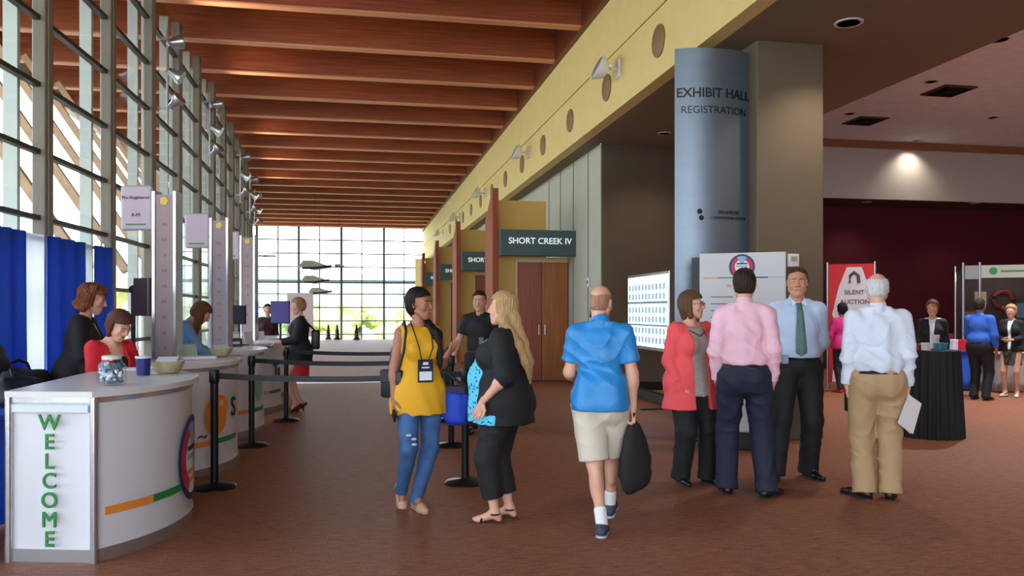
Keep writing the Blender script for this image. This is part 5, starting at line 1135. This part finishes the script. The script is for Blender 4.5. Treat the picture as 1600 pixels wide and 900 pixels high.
# ---- 5 man in the pink shirt, from behind
m5 = Man('man seen from behind in a pink dress shirt and navy trousers', 1163, 772, D=6.5, face=356, H=1.84, girth=1.06, head=(-2, 6, 0), hw=.92, belly=.01,
         armR=((.15, -.1, -1), (.0, .22, -1)), armL=((.15, -.08, -1), (-.04, .3, -1)), handR=((-.1, .3, -1), (-1, 0, 0)), handL=((-.15, .3, -1), (-1, 0, 0)), footR=(.16, -.04, 0, 38), footL=(.13, .04, 0, 6))
m5.body(); m5.hair(hairmat('darkbrown', (44, 32, 26)), 'short', vol=.01, line=.05, ear=-.01, back=-.075)
m5.top('dress_shirt', mat('shirt_pink', (236, 186, 202), .65, bump=.05, bscale=200), t=.016, sleeve=.97, hem=1.005, neck=1.488, loose=.014, seed=21, fold=.012, puff=.03, collar=1, vert=.3)
m5.pants(m_navy, t=.016, r=(.104, .076, .068), top=1.02, seed=16, fold=.009); m5.belt(m_leather, z=1.0, t=.022, h_=.017)
m5.shoes(m_leather)
# ---- 6 man with the tie, facing the camera
m6 = Man('man facing the camera in a pale blue shirt and green tie, hands behind his back', 1245, 745, D=7.2, face=168, H=1.885, girth=1.08, head=(10, 0, 0), hw=.92, belly=.012, skin=TAN,
         armR=((.16, -.26, -1), (-.36, -.5, -.75)), armL=((.16, -.26, -1), (-.36, -.5, -.75)), handR=((-.9, -.3, -.5), (0, 1, 0)), handL=((-.9, -.3, -.3), (0, -1, 0)), footR=(.2, .14, 0, 18), footL=(.1, -.03, 0, 22))
m6.body(); m6.hair(hairmat('brown2', (70, 46, 32)), 'short', vol=.011, line=.058, ear=-.014, back=-.06); m6.brows()
m_blueshirt = mat('shirt_paleblue', (190, 212, 240), .6, bump=.05, bscale=200)
m6.top('dress_shirt', m_blueshirt, t=.016, sleeve=.97, hem=1.0, neck=1.492, loose=.016, seed=23, fold=.008, puff=.022, collar=1)
m6.pants(m_blk, t=.016, r=(.102, .074, .066), top=1.015, seed=17); m6.belt(m_bleather, z=1.0, t=.02, h_=.016); m6.shoes(m_bleather)
zs = [1.455, 1.43, 1.38, 1.28, 1.17, 1.08, 1.045, 1.02]; m6.ribbon([m6.surf(0, z, .03)+Vn(0, .006+(.012 if z < 1.2 else 0)+(.004 if z < 1.45 else .006), 0) for z in zs], [.036, .042, .052, .064, .076, .086, .088, .01], .008, mat('tie_green', (74, 112, 108), .5, var=.2, scale=60), 'necktie')
for q in (-1, 1):
    a = m6.surf(q*.02, 1.455, .026); c_ = m6.T((q*.055, .03, 1.49)); d_ = m6.surf(q*.06, 1.425, .026); b = MB(); v = [b.bm.verts.new(((p+Vn(0, o, 0))*m6.k).tolist()) for o in (.006, .016) for p in (a, c_, d_)]
    b.bm.faces.new(v[:3]); b.bm.faces.new(v[3:]); [b.bm.faces.new((v[i], v[(i+1) % 3], v[(i+1) % 3+3], v[i+3])) for i in range(3)]; bmesh.ops.recalc_face_normals(b.bm, faces=b.bm.faces[:]); b.build('collar_point', mat('collar_white', (225, 230, 240), .6), m6.e)
p = m6.surf(.12, .99, .03)*m6.k; MB().rbox(-.03, .03, -.0, .02, -.04, .04, .006, 2, M=Matrix.Translation(p.tolist())).build('belt_clip', mat('clip_grey', (120, 130, 150), .4), m6.e)
# ---- 7 white-haired man in khakis
m7 = Man('balding white-haired man seen from behind in a white dress shirt and khaki trousers', 1371, 776, D=6.4, face=350, H=1.80, girth=1.07, head=(6, 4, 0), hw=.93, belly=.015,
         armR=((.13, -.04, -1), (.04, .16, -1)), armL=((.13, -.06, -1), (.04, .2, -1)), handR=((.0, .15, -1), (-1, 0, 0)), handL=((-.1, .2, -1), (-1, 0, 0)), curl=(.8, .7), footR=(.09, .0, 0, 16), footL=(.1, -.02, 0, 44))
m7.body()
f = Fld(); H7 = lambda *v: m7.hc+m7.Rh @ Vn(*v); f.ell(H7(0, -.014, .03), (.083, .103, .094), .01, R=m7.Rh); f.ell(H7(0, -.03, -.03), (.068, .075, .055), .03, R=m7.Rh)
f.cut(lambda x, y, z: (lambda a, b, d: np.maximum(np.maximum(b-.03+.3*np.maximum(-d, 0), -.07-d), d-.062-.2*np.abs(a)))(*m7.loc(x, y, z))); f.disp(lambda x, y, z: .002*np.sin(np.arctan2(m7.loc(x, y, z)[0], m7.loc(x, y, z)[1])*40+z*30)); mk('hair', [f.mesh(.0048)], hairmat('white', (206, 204, 204)), m7.e, m7.k)
m_whs = mat('shirt_white', (212, 219, 234), .62, bump=.05, bscale=200)
m7.top('dress_shirt', m_whs, t=.017, sleeve=.97, hem=.985, neck=1.49, loose=.018, seed=27, fold=.014, puff=.036, collar=1, vert=.4)
m7.pants(mat('khaki', (178, 146, 108), .8, bump=.15, bscale=180), t=.018, r=(.106, .078, .068), top=1.0, seed=18, fold=.011); m7.belt(m_leather, z=.985, t=.022, h_=.015); m7.shoes(m_leather)
c = m7.W(m7.wr[1]+m7.hd[1]*.12+Vn(.05, .0, 0)); t = carried('paper_sheets', 'folded white papers in the right hand of the white-haired man', 'papers', c, .35)
for q in range(3): MB().box(-.09, .1, q*.004, q*.004+.002, -.23, .03, M=Matrix.Rotation(.45+.05*q, 4, 'Y')).build('sheet', mat('paper', 0), t)
c = m7.W(m7.wr[-1]+m7.hd[-1]*.11); t = carried('phone', 'black phone held at the left side of the white-haired man', 'phone', c, .2); MB().rbox(-.008, .008, -.035, .035, -.1, .05, .004, 2).build('phone_body', M_black, t); MB().box(.008, .009, -.03, .03, -.09, .04).build('screen', mat('screen_14', 0), t)
# ---- 8 man in the black shirt walking towards the camera
m8 = Man('dark-haired man in a black short-sleeved shirt walking toward the camera beyond the blonde woman', 749, 672, D=10., face=183, H=1.74, girth=.98, head=(6, 4, 0), armR=((.36, .02, -1), (.3, .25, -1)), armL=((.2, -.1, -1), (.1, .3, -1)), footR=(.08, .2, 0, 5), footL=(.09, -.24, .05, 5, 25), skin=SHADE)
m8.body(); m8.hair(hairmat('darkbrown', 0), 'short', vol=.012, line=.05, ear=-.01, back=-.055); m8.brows(); m8.top('shirt', mat('shirt_black', (20, 20, 24), .75), t=.016, sleeve=.34, hem=.98, neck=1.485, loose=.016, collar=1, seed=31); m8.pants(m_blk, top=1.0, t=.014); m8.belt(m_leather, t=.02, z=.985); m8.shoes(m_bleather)
p = m8.surf(-.03, 1.13, .03)*m8.k; MB().rbox(-.03, .03, 0, .008, -.045, .045, .003, 1, M=Matrix.Translation(p.tolist())).build('name_badge', mat('badge_grey', (110, 100, 96), .5), m8.e)
c = m8.W(m8.wr[1]+m8.hd[1]*.1)
# ---- 9 curly-haired woman behind the nearest counter
w9 = Man('curly auburn-haired woman standing in a black jacket behind the nearest counter', 117, 660, D=7.0, face=104, H=1.74, fem=True, girth=1.08, lean=9, head=(0, 14, 0), armR=((.1, .1, -1), (-.05, .35, -1)), armL=((.1, .35, -1), (.0, .7, -.7)), skin=SHADE)
w9.body(); rr = random.Random(4)
def curls(f, H):
    for i in range(46):
        a, z = rr.uniform(-2.9, 2.9), rr.uniform(-.1, .11); r = .1-.25*max(0, z-.04)
        if abs(a) < .75 and z < .07: continue
        f.ell(H(r*math.sin(a)*.95, r*math.cos(a)-.018, z), (.034,)*3, .01)
w9.hair(hairmat('auburn', (122, 70, 44)), 'long', vol=.026, line=.045, ear=.015, extra=curls, amp=.004); w9.brows()
w9.top('blouse', mat('blouse_cream', (214, 200, 190), .7), t=.012, sleeve=0, hem=.86, neck=1.43, seed=4); w9.top('jacket', m_jkt, t=.024, sleeve=.93, hem=.8, neck=1.475, flare=.03, open_=.045, loose=.014, seed=41); w9.skirt(mat('skirt_maroon', (74, 22, 34), .8), hem=.5); w9.shoes(m_bleather, 'flat')
# ---- 10 seated woman in red, on a stool
w10 = Man('brown-haired woman in a red cardigan, seated behind the nearest counter with a phone', 163, 660, D=6.62, face=146, H=1.66, fem=True, girth=1.18, lean=12, hipdrop=.13, head=(-6, 30, 0), bust=1.1,
          armR=((.12, .25, -1), (-.5, .85, -.1)), armL=((.12, .3, -1), (-.55, .8, -.1)), handR=((-.3, .9, .2), (-.5, 0, .8)), handL=((-.3, .9, .2), (-.5, 0, .8)), footR=(.12, .28, .2, 5), footL=(.12, .28, .2, 5), skin=FAIR)
w10.body(); w10.hair(hairmat('brown3', (84, 48, 36)), 'long', vol=.02, line=.036, ear=.005, extra=lambda f, H: (f.cone(H(-.06, -.02, 0), H(-.07, -.0, -.08), .034, .026, .02), f.cone(H(.06, -.02, 0), H(.07, -.0, -.08), .034, .026, .02))); w10.brows()
w10.top('black_top', mat('shirt_black', 0), t=.014, sleeve=0, hem=.8, neck=1.37, seed=4); w10.top('cardigan', mat('cardigan_red', (200, 24, 40), .8), t=.024, sleeve=.42, hem=.78, neck=1.455, open_=.075, seed=44, loose=.01); w10.pants(m_blk, t=.012, top=.9); w10.shoes(m_bleather, 'flat')
c = w10.W((w10.wr[1]+w10.wr[-1])/2+w10.hd[1]*.09); t = carried('phone', 'phone in the hands of the seated woman in red', 'phone', c, w10.e.rotation_euler.z); MB().rbox(-.035, .035, -.065, .065, 0, .009, .003, 2, M=Matrix.Rotation(.5, 4, 'X')).build('phone_body', M_black, t)
p = w10.e.location; t = empty('bar_stool', (p.x, p.y, 0), .3, 'black round stool under the seated woman in red', 'stool'); sh_ = (w10.hp[2]-.14)*w10.k
MB().lathe([(.03, 0), (.17, .0), (.175, .03), (.16, .045), (.02, .05)], c=(0, 0, sh_-.06)).build('seat', M_black, t, smooth=True)
for q in range(4): a = q*math.pi/2+.4; MB().cyl((.1*math.cos(a), .1*math.sin(a), sh_-.05), (.19*math.cos(a), .19*math.sin(a), 0), .013).build('leg', M_dark, t)
# ---- 11 woman in light blue leaning over the second counter
w11 = Man('brown-haired woman in a light blue blouse bending over the second counter', 263, 700, D=8.75, face=88, H=1.70, fem=True, lean=24, head=(0, 38, 0), armR=((.08, .5, -1), (.0, .8, -.35)), armL=((.08, .55, -1), (.0, .8, -.35)), skin=SHADE)
w11.body(); w11.hair(hairmat('brown4', (104, 62, 38)), 'long', vol=.016, line=.035, ear=.025); w11.long(hairmat('brown4', 0), [[w11.hc+w11.Rh @ Vn(q*.05, -.02, .02), w11.hc+w11.Rh @ Vn(q*.075, .01, -.06), w11.T((q*.12, .09, 1.42)), w11.T((q*.12, .14, 1.3))] for q in (-1, 1)], [[.04, .042, .035, .015]]*2)
w11.top('blouse', mat('blouse_lightblue', (108, 146, 184), .7), t=.018, sleeve=.9, hem=.84, neck=1.46, loose=.014, seed=46, fold=.008); w11.pants(m_blk, top=.95); w11.shoes(m_bleather, 'flat')
# ---- 12 woman in the red skirt
w12 = Man('short blonde-haired woman in a black jacket, red skirt and heels, standing at the farther counters', 468, 643, D=11.87, face=269, H=1.68, fem=True, girth=1.22, base=.0, head=(0, 8, 0), armR=((.08, .2, -1), (-.05, .95, -.22)), armL=((.08, .22, -1), (-.05, .95, -.2)), handL=((.0, 1, -.05), (0, -.1, -1)), handR=((.0, 1, -.05), (0, -.1, -1)),
          footL=(.07, .06, .06, 4, 34), footR=(.08, -.02, .06, 4, 34), skin=SHADE)
w12.body(); w12.hair(hairmat('ash', (150, 118, 84)), 'short', vol=.024, line=.05, ear=.01, back=-.08); w12.top('blouse', mat('collar_white', 0), t=.012, sleeve=0, hem=.9, neck=1.46); w12.top('jacket', m_jkt, t=.026, sleeve=.94, hem=.74, neck=1.48, flare=.035, open_=.03, loose=.014, seed=47)
w12.skirt(mat('skirt_red', (190, 20, 30), .75), hem=.53, flare=.0); w12.shoes(mat('shoe_maroon', (90, 14, 24), .4), 'flat', heel=.0)
for sd in (1, -1): h0 = (w12.an[sd]-Vn(0, .035, .075))*w12.k; MB().cyl((h0[0], h0[1], 0), (h0[0], h0[1], h0[2]), .008, .02).build('heel', mat('shoe_maroon', 0), w12.e)
c = w12.W(w12.T((0, -.24, 1.12))); t = carried('shoulder_bag', 'black handbag on the back shoulder of the woman in the red skirt', 'bag', c, w12.e.rotation_euler.z); MB().rbox(-.12, .12, -.06, .06, -.15, .13, .025, 3).build('bag_body', M_black, t, smooth=True); iv = (Matrix.Translation(c) @ Matrix.Rotation(t.rotation_euler.z, 4, 'Z')).inverted()
strap(t, [(-.1, 0, .12), iv @ w12.W(w12.T((-.15, -.09, 1.4))), iv @ w12.W(w12.T((-.14, -.0, 1.49))), iv @ w12.W(w12.T((-.14, -.1, 1.36))), (.08, 0, .12)], .01)
# ---- far and right-hand background people
w13 = Man('small distant person with dark hair and dark red jacket beyond the counters', 418, 640, D=16.2, face=175, H=1.63, fem=True, skin=SHADE)
w13.body(); w13.hair(hairmat('darkbrown', 0), 'long', vol=.014, ear=-.01); w13.top('jacket', mat('jacket_maroon', (60, 20, 28), .8), t=.02, sleeve=.95, hem=.8); w13.pants(m_blk, top=.98); w13.shoes(m_bleather, 'flat')
w14 = Man('dark-haired person in a magenta top and black leggings in front of the red banner', 1316, 613, D=14.7, face=335, H=1.63, fem=True, girth=1.05, skin=BROWN, armL=((.3, .1, -1), (-.1, .8, -.2)), armR=((.2, .2, -1), (-.3, .8, -.1)), footR=(.1, .1, 0, 10), footL=(.1, -.12, .0, 20))
w14.body(); w14.hair(hairmat('black', 0), 'long', vol=.02, ear=.0); w14.top('magenta_top', mat('top_magenta', (206, 30, 120), .7), t=.018, sleeve=.7, hem=.85, neck=1.47); w14.pants(m_blk, t=.008, r=(.09, .06, .045), top=.95, name='leggings'); w14.shoes(mat('shoe_red', (206, 36, 40), .5))
m15 = Man('man in a royal blue shirt and black trousers beside the booth', 1531, 625, D=13.4, face=25, H=1.70, girth=1.15, skin=BROWN, belly=.02, armL=((.2, .3, -1), (.1, .9, -.1)), armR=((.2, .0, -1), (.0, .3, -1)))
m15.body(); m15.hair(hairmat('darkbrown', 0), 'short', vol=.008, ear=-.01); m15.top('shirt', mat('shirt_royal', (40, 92, 186), .7), t=.018, sleeve=.9, hem=.99, collar=1, puff=.03, loose=.014); m15.pants(m_blk, t=.016, top=1.0); m15.belt(m_leather, t=.02, z=.99); m15.shoes(m_bleather)
w16 = Man('blonde woman in a black jacket and patterned skirt with pale shoes at the right edge', 1580, 620, D=13.9, face=195, H=1.60, fem=True, skin=SHADE, armR=((.1, .1, -1), (-.4, .8, -.1)), armL=((.1, .1, -1), (-.4, .8, -.1)))
w16.body(); w16.hair(hairmat('blonde', 0), 'long', vol=.02, ear=.0); w16.top('jacket', m_jkt, t=.022, sleeve=.9, hem=.86, open_=.03); w16.top('blouse', mat('collar_white', 0), t=.012, sleeve=0, hem=.9); w16.skirt(mat('skirt_pattern', (120, 116, 104), .8, c2=(40, 44, 44), var=.5, scale=22), hem=.6, flare=.03); w16.shoes(mat('shoe_white', (215, 210, 205), .5), 'flat')
w17 = Man('person in a dark jacket with white collar standing behind the tall black table', 1457, 644, D=11.8, face=183, H=1.65, fem=True, skin=TAN)
w17.body(); w17.hair(hairmat('brown3', 0), 'long', vol=.02, ear=-.005); w17.top('blouse', mat('collar_white', 0), t=.014, sleeve=0, hem=.9, neck=1.475); w17.top('jacket', m_jkt, t=.022, sleeve=.94, hem=.82, open_=.035); w17.pants(m_blk, top=.98); w17.shoes(m_bleather, 'flat')
